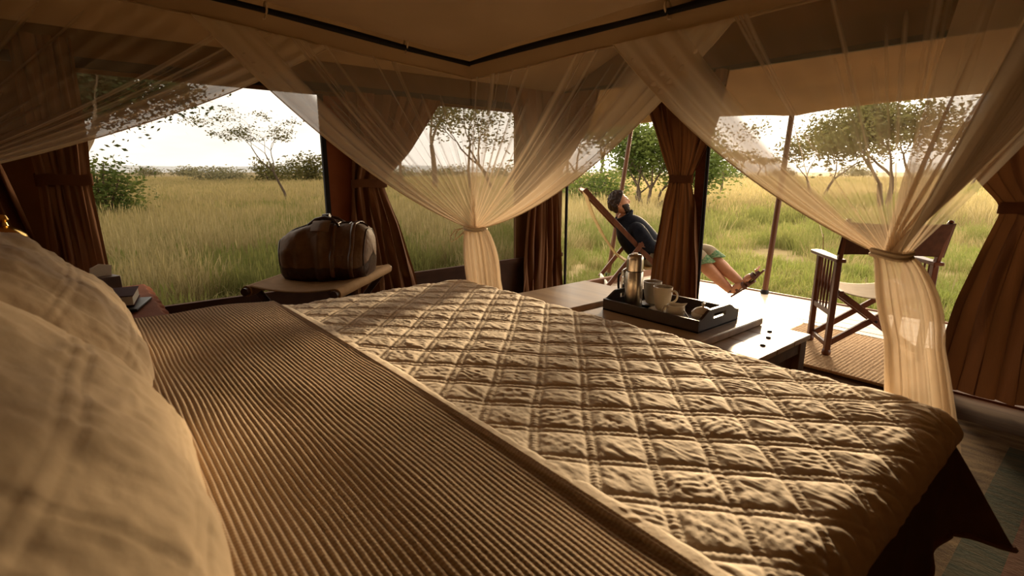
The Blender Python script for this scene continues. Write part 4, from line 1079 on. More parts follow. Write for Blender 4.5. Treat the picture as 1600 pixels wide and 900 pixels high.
# feet: heel and ball as a continuation of the shin
def foot(an, ft, up):
    ft = Vector(ft).normalized(); up = Vector(up).normalized()
    return [(an + ft * 0.03 + up * -0.02, .042, .042), (an + ft * 0.075 - up * 0.004, .044, .038), (an + ft * 0.13 - up * 0.012, .048, .030)]
ftN, ftF = (0.72, 0.28, 0.62), (0.62, 0.20, 0.75)
i0 = len(body_nodes)
body_nodes += foot(anN, ftN, (-0.6, -0.2, 0.75)) + foot(anF, ftF, (-0.7, -0.2, 0.65))
edges = [(0, 1), (1, 2), (2, 3), (3, 4), (2, 5), (5, 6), (6, 7), (7, 8), (8, 9), (2, 10), (10, 11), (11, 12), (12, 13), (13, 14),
         (0, 15), (15, 16), (16, 17), (17, 18), (18, 19), (19, 20), (0, 21), (21, 22), (22, 23), (23, 24), (24, 25), (25, 26),
         (20, i0), (i0, i0 + 1), (i0 + 1, i0 + 2), (26, i0 + 3), (i0 + 3, i0 + 4), (i0 + 4, i0 + 5)]
skin_obj('body', body_nodes, edges, 'skin', man)
# toes and fingers grow out of the feet and hands
def digits(name, base, dirv, side, lens, r, curl, spread, parent):
    d = Vector(dirv).normalized(); s = Vector(side).normalized(); n = d.cross(s).normalized()
    nodes = [(Vector(base), r * 2.2, r * 1.4)]; ed = []
    for k, L in enumerate(lens):
        o = (k - (len(lens) - 1) / 2) * spread
        p0 = Vector(base) + d * r * 1.2 + s * o
        p1 = p0 + d * L * 0.55 + s * o * 0.12; p2 = p1 + (d * math.cos(curl) + n * math.sin(curl)) * L * 0.45
        b = len(nodes); nodes += [(p0, r, r), (p1, r * 0.92, r * 0.92), (p2, r * 0.75, r * 0.75)]
        ed += [(0, b), (b, b + 1), (b + 1, b + 2)]
    return skin_obj(name, nodes, ed, 'skin', parent, 1)
for an, ft, sd in ((anN, ftN, (0.35, -0.93, 0.0)), (anF, ftF, (0.35, -0.93, 0))):
    f_ = Vector(ft).normalized(); b = an + f_ * 0.165
    digits('toes', b, f_, sd, (0.045, 0.042, 0.038, 0.034, 0.028), 0.0105, -0.3, 0.018, man)
for w, sd in ((wrN, -1), (wrF, 1)):
    d = (fv * 0.8 + wv * (-sd * 0.55) + Vector((0, 0, -0.12))).normalized(); sv_ = (wv * 0.5 + fv * 0.6 * sd + Vector((0, 0, 0.3))).normalized()
    palm = skin_obj('hand', [(w, .024, .022), (w + d * 0.05, .038, .018), (w + d * 0.085, .040, .016)], [(0, 1), (1, 2)], 'skin', man, 1)
    digits('fingers', w + d * 0.085, d, d.cross(Vector((0, 0, 1))), (0.062, 0.074, 0.078, 0.07)[::-1], 0.009, -0.8, 0.019, man)
    digits('thumb', w + d * 0.035 + Vector((0, 0, 0.015)), (d + Vector((0, 0, 0.7))), wv, (0.055,), 0.0105, 0.4, 0.0, man)
# jacket
jk = skin_obj('jacket', [(hip, .20, .19), (spine, .225, .205), (chest, .225, .20), (Q(0.225, 0, 0.645), .165, .15), (neck0, .105, .10), (Q(0.165, 0, 0.725), .100, .095),
    (Q(0.235, -0.12, 0.655), .105, .100), (Q(0.34, -0.225, 0.53), .102, .098), (elN, .086, .082), (Q(0.52, -0.17, 0.43), .070, .068), (wrN, .050, .048),
    (Q(0.235, 0.12, 0.655), .105, .100), (Q(0.34, 0.225, 0.53), .102, .098), (elF, .086, .082), (Q(0.52, 0.17, 0.43), .070, .068), (wrF, .050, .048)],
    [(0, 1), (1, 2), (2, 3), (3, 4), (4, 5), (6, 7), (7, 8), (8, 9), (9, 10), (11, 12), (12, 13), (13, 14), (14, 15)], 'jacket', man, roots=(0, 6, 11))
# stand-up collar: open ring flaring towards the chin
up_n = (neck1 - neck0).normalized(); fr_n = (fv * 0.80 + Vector((0, 0, 0.45))); fr_n = (fr_n - up_n * fr_n.dot(up_n)).normalized()
n1, n2 = 40, 6; P = np.zeros((n1, n2, 3))
for i in range(n1):
    a = R(-165) + R(330) * i / (n1 - 1)
    d = fr_n * math.cos(a + PI) + wv * math.sin(a + PI)
    for k in range(n2):
        t = k / (n2 - 1); fwd = max(0, -math.cos(a + 0))
        r = 0.078 + 0.022 * t + 0.030 * t * max(0.0, math.cos(a + PI))
        hgt = -0.045 + 0.085 * t + 0.012 * t * max(0.0, math.cos(a + PI))
        P[i, k] = neck0 + d * r + up_n * hgt
o = grid_obj('collar', P, 'jacket', None, solid=0.010); shift(o, man)
# trousers: thighs to below the knee, rolled with the green lining out
def tr(h, k, a):
    m = k.lerp(a, 0.22)
    return [(h, .125, .125), (h.lerp(k, .35), .125, .12), (h.lerp(k, .7), .115, .112), (k, .108, .106), (k.lerp(a, .10), .104, .102), (m, .104, .100)]
nodes = [(hip, .135, .115)] + tr(hpN, knN, anN) + tr(hpF, knF, anF)
ed = [(0, 1)] + [(i, i + 1) for i in range(1, 6)] + [(0, 7)] + [(i, i + 1) for i in range(7, 12)]
skin_obj('trousers', nodes, ed, 'trousers', man)
for k, a in ((knN, anN), (knF, anF)):
    d = (a - k).normalized(); s1_ = d.orthogonal().normalized(); s2_ = d.cross(s1_)
    n1, n2 = 30, 8; P = np.zeros((n1, n2, 3)); c = k.lerp(a, 0.06)
    for i in range(n1):
        th = 2 * PI * i / n1
        for q in range(n2):
            t = q / (n2 - 1); r = 0.088 + 0.014 * t + 0.008 * math.sin(3 * th + 2 * t) * t
            P[i, q] = c + d * (0.030 + 0.065 * t + 0.030 * t * math.sin(2 * th + 0.5)) + (s1_ * math.cos(th) + s2_ * math.sin(th)) * r - Vector((0, 0, 0.015 * t))
    o = grid_obj('rolled_cuff', P, 'green_cloth', None, cu=True, solid=0.005); shift(o, man); o['label'] = 'green and khaki rolled trouser hem'
# sandals
for an, ft, upv in ((anN, ftN, (-0.6, -0.2, 0.75)), (anF, ftF, (-0.7, -0.2, 0.65))):
    f_ = Vector(ft).normalized(); u_ = Vector(upv); u_ = (u_ - f_ * u_.dot(f_)).normalized(); s_ = f_.cross(u_)
    outline = [(-0.055, 0.0), (-0.045, 0.026), (-0.01, 0.034), (0.05, 0.033), (0.11, 0.043), (0.17, 0.044), (0.205, 0.030), (0.215, 0.008), (0.205, -0.020), (0.17, -0.038), (0.11, -0.040), (0.05, -0.031), (-0.01, -0.034), (-0.045, -0.026)]
    c = an - u_ * 0.052 + f_ * 0.02
    o = MB().prism(outline, -0.012, 0.004, lambda a, b, z: c + f_ * a + s_ * b + u_ * (z + 0.010 * (a > 0.15) + 0.004 * abs(b) / 0.04)).build('sandal_sole', 'sandal', None, True, 35, bevel=0.003); shift(o, man)
    for (a0, w, hh, ww) in ((0.035, 0.022, 0.072, 0.040), (0.105, 0.030, 0.058, 0.047), (0.150, 0.022, 0.044, 0.046)):
        n1 = 18; P = np.zeros((n1, 4, 3))
        for i in range(n1):
            th = PI * i / (n1 - 1)
            for q in range(4):
                P[i, q] = c + f_ * (a0 + w * (q / 3 - 0.5)) + s_ * (ww * math.cos(th)) + u_ * (0.004 + hh * math.sin(th) ** 0.8)
        o = grid_obj('sandal_strap', P, 'sandal', None, solid=0.004); shift(o, man)
    n1 = 20; P = np.zeros((n1, 4, 3))
    for i in range(n1):
        th = R(100) + R(160) * i / (n1 - 1)
        for q in range(4):
            P[i, q] = c + f_ * (0.0 + 0.052 * math.cos(th)) + s_ * (0.040 * math.sin(th)) + u_ * (0.035 + 0.018 * q / 3)
    o = grid_obj('sandal_strap', P, 'sandal', None, solid=0.004); shift(o, man)

# head: looks out over the grass, tipped back a little
HF = (Vector((0.74, 0.66, 0)) * 0.95 + Vector((0, 0, 0.40))).normalized()
HU = (Vector((0, 0, 1)) - HF * HF.z).normalized(); HU = (HU - HF * 0.0).normalized(); HS = HU.cross(HF)
HC = Q(0.135, 0, 0.845)
nu, nv = 72, 56
ga = lambda x, c, s: np.exp(-((x - c) / s) ** 2)
def head_pts(nu, nv, grow=0.0):
    lon = np.linspace(-PI, PI, nu, endpoint=False); lat = np.linspace(-PI / 2 + 1e-3, PI / 2 - 1e-3, nv)
    LO, LA = np.meshgrid(lon, lat, indexing='ij')
    x = np.cos(LA) * np.cos(LO); yy = np.cos(LA) * np.sin(LO); z = np.sin(LA)
    X = 0.094 * x; Yv = 0.076 * yy; Z = 0.122 * z
    jaw = sstep(0.0, -0.9, z)
    Yv = Yv * (1 - 0.26 * jaw); X = X * (1 - 0.10 * jaw) + 0.018 * jaw * (x > -2)
    X = np.where(x < 0, X * (1 - 0.30 * jaw), X)
    front = np.clip(x, 0, 1)
    d = 0.024 * ga(yy, 0, 0.17) * (ga(z, -0.16, 0.11) + 0.55 * ga(z, 0.04, 0.12)) * front         # nose
    d = d + 0.007 * ga(z, 0.24, 0.09) * ga(yy, 0, 0.55) * front                                   # brow
    d = d - 0.011 * (ga(yy, 0.36, 0.14) + ga(yy, -0.36, 0.14)) * ga(z, 0.09, 0.085) * front        # eye sockets
    d = d + 0.006 * ga(z, -0.44, 0.06) * ga(yy, 0, 0.24) * front + 0.004 * ga(z, -0.56, 0.06) * ga(yy, 0, 0.22) * front - 0.004 * ga(z, -0.5, 0.025) * ga(yy, 0, 0.26) * front   # lips
    d = d + 0.012 * ga(z, -0.78, 0.14) * ga(yy, 0, 0.3) * front                                   # chin
    d = d + 0.004 * (ga(yy, 0.62, 0.2) + ga(yy, -0.62, 0.2)) * ga(z, -0.08, 0.16) * front          # cheek bones
    X = X + d + grow * x; Yv = Yv + grow * yy; Z = Z + grow * z
    return LO, LA, x, yy, z, X, Yv, Z
def to_world(X, Y, Z): return np.stack([HC[k] + HF[k] * X + HS[k] * Y + HU[k] * Z for k in range(3)], -1)
LO, LA, x, yy, z, X, Yv, Z = head_pts(nu, nv)
o = grid_obj('head', to_world(X, Yv, Z), 'skin', None, cu=True); shift(o, man); head = o
def hpart(name, ob): 
    ob.parent = head; ob.location = (0, 0, 0); return ob
for s in (-1, 1):
    e = to_world(np.array([0.075]), np.array([s * 0.030]), np.array([0.012]))[0]
    hpart('eye', MB().lathe([(0, -0.010), (0.006, -0.008), (0.010, 0), (0.006, 0.008), (0, 0.010)], 12, tuple(e)).build('eye', 'black', None))
    ec = to_world(np.array([-0.004]), np.array([s * 0.076]), np.array([-0.012]))[0]
    pts = []
    for a in np.linspace(0, 2 * PI, 16, endpoint=False):
        w_ = HF * (0.017 * math.cos(a) - 0.006 * math.sin(a)) + HU * (0.030 * math.sin(a)) + HS * s * (0.006 + 0.006 * math.cos(a + PI))
        pts.append(tuple(Vector(ec) + w_))
    mb = MB().tube(pts, 0.0055, 6, closed=True)
    c_ = len(mb.V); mb.add([tuple(Vector(ec) + HS * s * 0.004)] + pts, [(0, i + 1, (i + 1) % 16 + 1) for i in range(16)])
    hpart('ear', mb.build('ear', 'skin', None))
def shell(name, cond, grow, material, seed, amp):
    LO, LA, x, yy, z, X, Yv, Z = head_pts(110, 84, 0)
    nz = fnoise(X.shape, (26, 20), seed, 3); nz[-1] = nz[0]
    c = cond(x, yy, z); g = c * (grow + amp * nz) - 0.004 * (1 - c)
    P = to_world(X + g * x, Yv + g * yy, Z + g * z)
    Fh = grid_faces(110, 84, True, False); ok = (c.ravel()[Fh] > 0.02).any(1); Fh = Fh[ok]
    used = np.unique(Fh); re_ = np.zeros(X.size, int); re_[used] = np.arange(len(used))
    o = mesh_obj(name, P.reshape(-1, 3)[used], re_[Fh], material); return hpart(name, o)
shell('hair', lambda x, yy, z: np.clip(sstep(0.06, 0.18, z - 0.85 * x + 0.10) * sstep(-0.75, -0.6, z) , 0, 1), 0.019, 'hair', 15, 0.012)
shell('beard', lambda x, yy, z: np.clip(sstep(-0.30, -0.44, z - 0.22 * np.abs(yy)) * sstep(0.02, 0.30, x) * (1 - ga(z, -0.5, 0.06) * ga(yy, 0, 0.2)), 0, 1), 0.006, 'hair', 16, 0.005)
# ------------------------------------------------------------------ savanna ground
def fwd_pos(px, d):
    """metres: d along the view heading, px as the bearing in the photograph's frame"""
    lat = d * (px - 800) / 815.0
    return (-math.sin(R(50.25)) * d + math.cos(R(50.25)) * lat, math.cos(R(50.25)) * d + math.sin(R(50.25)) * lat)
def gz(x, y):
    d = math.hypot(x, y)
    return -0.17 + (0.05 * math.sin(x * 0.21 + 1) * math.cos(y * 0.17) + 0.12 * math.sin(x * 0.045) * math.sin(y * 0.05 + 2)) * min(1, max(0, (d - 7) / 15))
rs = np.r_[np.linspace(0.0, 40, 60), np.geomspace(42, 1600, 40)]; an = np.linspace(0, 2 * PI, 120, endpoint=False)
V = [(r * math.cos(a), r * math.sin(a), gz(r * math.cos(a), r * math.sin(a)) if r < 300 else -0.17) for r in rs for a in an]
V = np.array(V)
struct(mesh_obj('ground', V, grid_faces(len(rs), len(an), False, True), 'soil'))
# low hills on the horizon, their blue is haze put into the colour
hv = []
ha = np.linspace(R(20), R(230), 160); hp = 0.5 + 0.5 * np.sin(ha * 7) * np.sin(ha * 3.1 + 1)
prof_r = [900, 1050, 1250, 1500]; prof_h = [0, 0.6, 1.0, 0.0]
V = np.array([[(r * math.cos(a), r * math.sin(a), -1 + h * (9 + 16 * q)) for r, h in zip(prof_r, prof_h)] for a, q in zip(ha, hp)])
o = grid_obj('hill_ridge', V, 'hill'); o['kind'] = 'structure'; o.name = 'hills'

# grass: real tufts scattered over the ground
def tuft(name, h, rad, n, material, seed, wide=0.0075, heads=True):
    rng = random.Random(seed); V = []; F = []
    for k in range(n):
        a = rng.random() * 2 * PI; r = rad * math.sqrt(rng.random()); bx, by = r * math.cos(a), r * math.sin(a)
        hh = h * rng.uniform(0.55, 1.1); w = wide * rng.uniform(0.6, 1.2); lean = rng.uniform(0.05, 0.55) * hh; la = a + rng.uniform(-1, 1)
        fa = rng.random() * PI; dx, dy = math.cos(fa) * w / 2, math.sin(fa) * w / 2
        b = len(V); tz = [0, 0.45, 0.8, 1.0]; tl = [0, 0.15, 0.5, 1.0]; tw = [1, 0.85, 0.55, 0.06]
        for z, l, q in zip(tz, tl, tw):
            cx, cy = bx + math.cos(la) * lean * l, by + math.sin(la) * lean * l
            V += [(cx - dx * q, cy - dy * q, hh * z * (1 - 0.15 * l * l)), (cx + dx * q, cy + dy * q, hh * z * (1 - 0.15 * l * l))]
        for i in range(3): F.append((b + 2 * i, b + 2 * i + 1, b + 2 * i + 3, b + 2 * i + 2))
        if heads and rng.random() < 0.22:   # seed head
            tx, ty, tz_ = V[-1]; b = len(V); s = w * 0.75
            V += [(tx, ty, tz_ - 0.02), (tx + s, ty, tz_ + 0.05), (tx, ty + 0.001, tz_ + 0.13 * h / 0.6), (tx - s, ty, tz_ + 0.05)]
            F.append((b, b + 1, b + 2, b + 3))
    me = bpy.data.meshes.new(name); me.from_pydata(V, [], F); me.update(); me.materials.append(M[material])
    return bpy.data.objects.new(name, me)
ng = bpy.data.node_groups.new('scatter tufts', 'GeometryNodeTree')
def scatter_group(tuft_obj, name):
    g = bpy.data.node_groups.new(name, 'GeometryNodeTree')
    g.interface.new_socket('Geometry', in_out='INPUT', socket_type='NodeSocketGeometry'); g.interface.new_socket('Geometry', in_out='OUTPUT', socket_type='NodeSocketGeometry')
    n = g.nodes; l = g.links
    i = n.new('NodeGroupInput'); o = n.new('NodeGroupOutput')
    oi = n.new('GeometryNodeObjectInfo'); oi.inputs['Object'].default_value = tuft_obj; oi.inputs['As Instance'].default_value = True
    ip = n.new('GeometryNodeInstanceOnPoints')
    ar = n.new('GeometryNodeInputNamedAttribute'); ar.data_type = 'FLOAT_VECTOR'; ar.inputs['Name'].default_value = 'rot'
    sc = n.new('GeometryNodeInputNamedAttribute'); sc.data_type = 'FLOAT_VECTOR'; sc.inputs['Name'].default_value = 'scl'
    l.new(i.outputs[0], ip.inputs['Points']); l.new(oi.outputs['Geometry'], ip.inputs['Instance'])
    l.new(ar.outputs['Attribute'], ip.inputs['Rotation']); l.new(sc.outputs['Attribute'], ip.inputs['Scale'])
    l.new(ip.outputs['Instances'], o.inputs[0]); return g
def scatter(name, pts, rots, scls, tuft_obj):
    me = bpy.data.meshes.new(name); me.from_pydata([tuple(p) for p in pts], [], []); me.update()
    a = me.attributes.new('rot', 'FLOAT_VECTOR', 'POINT'); a.data.foreach_set('vector', np.asarray(rots, np.float32).ravel())
    a = me.attributes.new('scl', 'FLOAT_VECTOR', 'POINT'); a.data.foreach_set('vector', np.asarray(scls, np.float32).ravel())
    o = bpy.data.objects.new(name, me); C.objects.link(o); o['kind'] = 'stuff'
    m = o.modifiers.new('scatter', 'NODES'); m.node_group = scatter_group(tuft_obj, name + ' scatter'); return o
tufts = {'grass_gold': [tuft('gold tuft', 0.66, 0.14, 24, 'grass_gold', s) for s in (1, 2)],
         'grass_mid': [tuft('mid tuft', 0.52, 0.14, 26, 'grass_mid', s) for s in (3, 4)],
         'grass_green': [tuft('green tuft', 0.20, 0.13, 26, 'grass_green', s, 0.009, False) for s in (5, 6)],
         'straw': [tuft('straw tuft', 0.30, 0.14, 18, 'grass_gold', s, 0.008, False) for s in (11, 12)],
         'weed': [tuft('weed tuft', 0.17, 0.14, 12, 'grass_green', 9, 0.035, False)]}
rngg = np.random.default_rng(77)
NP = 78000
rad = 4.2 + (95 - 4.2) * rngg.random(NP) ** 1.25; az = R(50.25) + R(rngg.uniform(-58, 58, NP)) if False else np.radians(50.25 + rngg.uniform(-60, 60, NP))
gx = -np.sin(az) * rad; gy = np.cos(az) * rad
ok = ~((gx > XL - 0.16) & (gy < 5.16)); gx, gy, rad = gx[ok], gy[ok], rad[ok]
patch = np.array([mnoise.noise((a * 0.35, b * 0.35, 3.0)) for a, b in zip(gx, gy)]); patch2 = np.array([mnoise.noise((a * 0.9, b * 0.9, 8.0)) for a, b in zip(gx, gy)])
front_d = np.where(gx > XL - 1.0, np.maximum(gy - 5.1, 0), np.maximum(-gx + XL - 0.1, 0.0) + 2.0)   # distance out from the tent
frontz = gx > XL - 2.2
key = np.full(len(gx), 1)
far = front_d + patch * 1.6
key = np.where(frontz & (far < 3.0), 2, np.where(frontz & (far < 11), np.where(patch2 > 0.05, 2, np.where((patch2 < -0.1) & (far < 8), 1, np.where(patch > 0.2, 0, 4))), np.where(patch + 0.5 * patch2 > 0.25, 1, 0)))
key = np.where(~frontz & (far < 5.5), np.where(patch2 > 0.28, 0, 1), key)
key = np.where(~frontz & (far < 3.2) & (patch2 > 0.10), 2, key)
weed = frontz & (front_d < 1.4) & (patch2 > 0.05) & (gx > -1.5)
key = np.where(weed, 3, key)
bare = frontz & (far > 1.0) & (far < 4.5) & (patch2 < -0.22)
names = ['grass_gold', 'grass_mid', 'grass_green', 'weed', 'straw']; onames = ['tall_golden_grass', 'mixed_grass', 'short_green_grass', 'leafy_weeds', 'short_straw_grass']
for k, nm in enumerate(names):
    for vi, tf in enumerate(tufts[nm]):
        sel = (key == k) & ((np.arange(len(gx)) % len(tufts[nm])) == vi) & ~bare
        px_, py_ = gx[sel], gy[sel]; m = len(px_)
        zz = np.array([gz(a, b) for a, b in zip(px_, py_)]) - 0.01
        base = 0.62 + 0.5 * rngg.random(m); wide = 1 + np.clip(rad[sel] - 8, 0, 60) / 26
        near = np.clip(front_d[sel] / 3.0, 0, 1)
        hs = base * np.where(k in (2, 3, 4), 0.75 + 0.25 * near, 0.55 + 0.45 * np.clip(front_d[sel] / (7.0 if True else 1), 0, 1))
        scatter(onames[k], np.stack([px_, py_, zz], 1), np.stack([rngg.normal(0, 0.09, m), rngg.normal(0, 0.09, m), rngg.random(m) * 6.28], 1), np.stack([base * wide, base * wide, hs], 1), tf)

# ------------------------------------------------------------------ trees and bushes
def leaf_quads(cs, size, rng, V, F, flat=0.4):
    for c in cs:
        s = size * rng.uniform(0.6, 1.25)
        a = Vector((rng.gauss(0, 1), rng.gauss(0, 1), rng.gauss(0, flat))).normalized(); b = a.orthogonal(); b.rotate(Matrix.Rotation(rng.random() * 6.28, 3, a)); b.normalize()
        n = len(V); c = Vector(c)
        V += [tuple(c - a * s), tuple(c + b * s * 0.45), tuple(c + a * s), tuple(c - b * s * 0.45)]; F.append((n, n + 1, n + 2, n + 3))
def tree(name, label, cat, pos, height, seed, stems=1, spread=0.6, lean=(0, 0), trunk=0.10, crown0=0.45, nleaf=4000, leaf=0.07, lm='leaf_olive', bm_='bark', depth=4, clump=0.35, flat=0.35, umbrella=0.0, group='trees on the savanna', bend=0.25):
    rng = random.Random(seed); x, y = pos
    t = thing(name, label, cat, (x, y, gz(x, y) - 0.03), rng.random() * 0.01, group)
    mb = MB(); tips = []
    def grow(p, d, L, r, k):
        steps = 4; pts = [p.copy()]; rr = [r]
        q = p.copy(); dd = d.copy()
        for i in range(steps):
            dd = (dd + Vector((rng.gauss(0, bend), rng.gauss(0, bend), rng.gauss(0.03, bend * 0.5))) * 0.5)
            if umbrella and q.z > height * 0.7: dd.z *= (1 - umbrella)
            dd.normalize(); q = q + dd * L / steps; pts.append(q.copy()); rr.append(r * (1 - 0.38 * (i + 1) / steps))
        mb.tube(pts, rr, 7 if r > 0.03 else 5, caps=False)
        if k <= 0 or q.z > height: tips.append((q, L)); return
        if k <= 2: tips.append((q, L))
        nb = rng.choice((2, 2, 3)) if k > 1 else 3
        for i in range(nb):
            th = rng.random() * 2 * PI; sp = spread * rng.uniform(0.6, 1.25)
            nd = dd + Vector((math.cos(th) * sp, math.sin(th) * sp, rng.uniform(-0.1, 0.35)))
            nd.normalize(); grow(q, nd, L * rng.uniform(0.6, 0.82), rr[-1] * rng.uniform(0.62, 0.8), k - 1)
    for s in range(stems):
        th = 2 * PI * s / max(1, stems) + rng.random()
        out = 0.0 if stems == 1 else 0.35 + 0.25 * rng.random()
        d = Vector((lean[0] + out * math.cos(th), lean[1] + out * math.sin(th), 1)).normalized()
        grow(Vector((0.08 * math.cos(th) * (stems > 1), 0.08 * math.sin(th) * (stems > 1), 0)), d, height * crown0, trunk * (1 if s == 0 else rng.uniform(0.6, 1)), depth)
    mb.build('trunk', bm_, t, True, None, fix=False)
    V = []; F = []; per = max(1, nleaf // max(1, len(tips)))
    for (p, L) in tips:
        cs = []
        for i in range(per):
            c = clump * (0.6 + 0.8 * rng.random())
            cs.append((p.x + rng.gauss(0, c * 0.5), p.y + rng.gauss(0, c * 0.5), p.z + rng.gauss(0, c * 0.5 * (0.35 if umbrella else 0.8))))
        leaf_quads(cs, leaf, rng, V, F, flat)
    o = mesh_obj('foliage', V, F, lm, t, smooth=False); o['kind'] = 'stuff'
    return t
def bush(name, label, pos, w, h, seed, lm='leaf_olive', n=1500, leaf=0.08, group='bushes on the savanna', cat='bush'):
    rng = random.Random(seed); x, y = pos
    t = thing(name, label, cat, (x, y, gz(x, y) - 0.03), 0, group); mb = MB(); V = []; F = []
    for k in range(9):
        th = rng.random() * 6.28; r = w / 2 * math.sqrt(rng.random()) * 0.8; hh = h * rng.uniform(0.6, 0.95) * (1 - 0.35 * (r / (w / 2)) ** 2)
        p = Vector((r * math.cos(th), r * math.sin(th), hh)); mb.tube([(p.x * 0.15, p.y * 0.15, 0), (p.x * 0.6, p.y * 0.6, hh * 0.6), tuple(p)], [0.03 * h / 1.5, 0.02 * h / 1.5, 0.008], 5, caps=False)
        cs = [(p.x + rng.gauss(0, w * 0.13), p.y + rng.gauss(0, w * 0.13), max(0.05, p.z * rng.uniform(0.35, 1.05) + rng.gauss(0, h * 0.07))) for i in range(n // 9)]
        leaf_quads(cs, leaf, rng, V, F)
    mb.build('stems', 'bark', t, True, None, fix=False)
    o = mesh_obj('foliage', V, F, lm, t, smooth=False); o['kind'] = 'stuff'; return t
FP = fwd_pos
tree('shade_tree', 'large leafy tree at the left end of the first window above a green bush', 'tree', FP(152, 13), 3.9, 201, trunk=0.13, crown0=0.46, nleaf=15000, leaf=0.08, lm='leaf_dark', bm_='bark_pale', depth=4, clump=0.75, spread=0.85, lean=(0.10, 0.13))
bush('bush', 'green bush round the foot of the leafy tree in the first window', FP(160, 12.4), 1.7, 2.0, 202, 'leaf_green', 3200, 0.06)
tree('acacia', 'slender leaning acacia with a sparse crown in the middle of the first window', 'tree', FP(457, 19), 3.6, 203, trunk=0.055, crown0=0.42, nleaf=1500, leaf=0.05, lm='leaf_olive', depth=4, clump=0.34, spread=0.62, lean=(-0.10, -0.14), umbrella=0.4, bm_='bark')
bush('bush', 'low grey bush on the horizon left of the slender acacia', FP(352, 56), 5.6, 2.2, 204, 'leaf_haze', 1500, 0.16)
bush('bush', 'round dark thicket behind the slender acacia trunk', FP(432, 52), 4.0, 3.0, 205, 'leaf_olive', 1500, 0.16)
bush('bush', 'broad thicket between the slender acacia and the black window edge', FP(486, 50), 5.0, 3.4, 206, 'leaf_olive', 2000, 0.16)
tree('forked_tree', 'pale forked tree with a nearly bare crown in the second window', 'tree', FP(683, 33), 6.2, 207, trunk=0.20, crown0=0.50, nleaf=900, leaf=0.11, lm='leaf_olive', bm_='bark_pale', depth=3, clump=0.7, spread=0.55)
tree('thin_tree', 'thin tree at the left edge of the second window beside the curtain', 'tree', FP(624, 34), 5.2, 208, trunk=0.13, crown0=0.5, nleaf=900, leaf=0.11, lm='leaf_olive', bm_='bark_pale', depth=3, clump=0.6)
tree('leafy_tree', 'leafy tree at the right side of the second window', 'tree', FP(778, 26), 4.6, 209, stems=2, trunk=0.12, crown0=0.42, nleaf=4200, leaf=0.10, lm='leaf_olive', depth=4, clump=0.75, spread=0.7)
tree('straight_tree', 'straight thin trunked tree in the middle of the second window', 'tree', FP(738, 29), 4.9, 210, trunk=0.09, crown0=0.6, nleaf=800, leaf=0.09, lm='leaf_olive', bm_='bark_pale', depth=3, clump=0.5)
tree('round_tree', 'bushy tree showing through the net left of the reclining man', 'tree', FP(925, 21), 3.4, 211, stems=2, trunk=0.10, crown0=0.42, nleaf=8000, leaf=0.08, lm='leaf_green', depth=4, clump=0.62, spread=0.6)
tree('multi_stemmed_tree', 'dark many stemmed tree standing behind the reclining man', 'tree', FP(1012, 15.5), 2.9, 212, stems=6, trunk=0.085, crown0=0.30, nleaf=15000, leaf=0.065, lm='leaf_green', depth=4, clump=0.55, spread=0.62)
bush('bush', 'yellow green bush left of the many stemmed tree behind the deck chair', FP(935, 19), 3.0, 1.7, 213, 'leaf_green', 2600, 0.07)
bush('bush', 'small dark bush at the far left of the doorway behind the deck chair', FP(890, 22), 2.4, 1.5, 214, 'leaf_olive', 1500, 0.08)
tree('bare_tree', 'thin tree with bare drooping branches right of the middle door post', 'tree', FP(1120, 22), 2.9, 215, trunk=0.06, crown0=0.42, nleaf=600, leaf=0.07, lm='leaf_olive', depth=4, clump=0.4, spread=0.75)
tree('broad_tree', 'broad leafy tree seen through the net under the awning, behind the armchair', 'tree', FP(1385, 15), 3.1, 216, stems=3, trunk=0.10, crown0=0.40, nleaf=11000, leaf=0.07, lm='leaf_olive', depth=4, clump=0.6, spread=0.75)
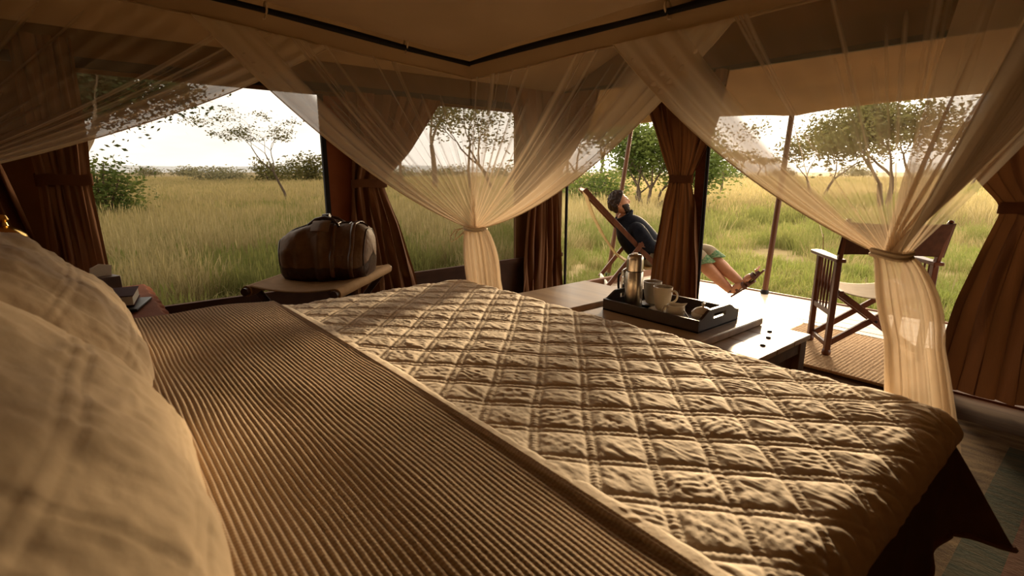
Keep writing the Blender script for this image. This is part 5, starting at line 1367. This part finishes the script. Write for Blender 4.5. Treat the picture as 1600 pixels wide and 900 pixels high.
tree('small_tree', 'smaller tree left of the broad leafy tree, beside the awning pole', 'tree', FP(1268, 22), 2.7, 217, stems=2, trunk=0.07, crown0=0.42, nleaf=2600, leaf=0.08, lm='leaf_olive', depth=4, clump=0.5, spread=0.65)
tree('flat_topped_acacia', 'small flat topped acacia on the horizon beside the right curtain', 'tree', FP(1503, 38), 2.9, 218, trunk=0.09, crown0=0.5, nleaf=1400, leaf=0.10, lm='leaf_green', depth=3, clump=0.55, umbrella=0.5)
bush('bush', 'long low thicket on the horizon beside the right curtain', FP(1540, 46), 6.5, 1.9, 219, 'leaf_olive', 2200, 0.14)
bush('bush', 'round green bush on the horizon right of the middle door post', FP(1112, 60), 5.5, 2.6, 220, 'leaf_green', 1600, 0.17)
for i, (px, d, h) in enumerate(((1128, 72, 3.4), (1150, 85, 4.2), (1172, 80, 3.4), (1190, 95, 3.6))):
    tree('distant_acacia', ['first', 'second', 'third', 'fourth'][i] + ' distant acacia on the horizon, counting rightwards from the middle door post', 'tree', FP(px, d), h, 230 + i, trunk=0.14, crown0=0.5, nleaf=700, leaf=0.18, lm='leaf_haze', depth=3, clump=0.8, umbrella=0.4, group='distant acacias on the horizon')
rngt = random.Random(9)
far_px = [(-60, 'behind the head end curtain'), (40, 'behind the straight tied curtain'), (240, 'right of the green bush in the first window'), (300, 'just left of the low grey bush in the first window'),
          (575, 'behind the tied curtain between the windows'), (612, 'at the left edge of the second window'), (655, 'left of the pale forked tree'), (712, 'right of the pale forked tree'),
          (800, 'under the leafy tree of the second window'), (852, 'behind the tent corner curtain'), (985, 'far behind the head of the reclining man'), (1060, 'behind the middle door curtain'),
          (1215, 'left of the awning pole by the sandals'), (1325, 'beyond the broad leafy tree, on its left'), (1452, 'beyond the broad leafy tree, on its right'), (1595, 'behind the broad right curtain')]
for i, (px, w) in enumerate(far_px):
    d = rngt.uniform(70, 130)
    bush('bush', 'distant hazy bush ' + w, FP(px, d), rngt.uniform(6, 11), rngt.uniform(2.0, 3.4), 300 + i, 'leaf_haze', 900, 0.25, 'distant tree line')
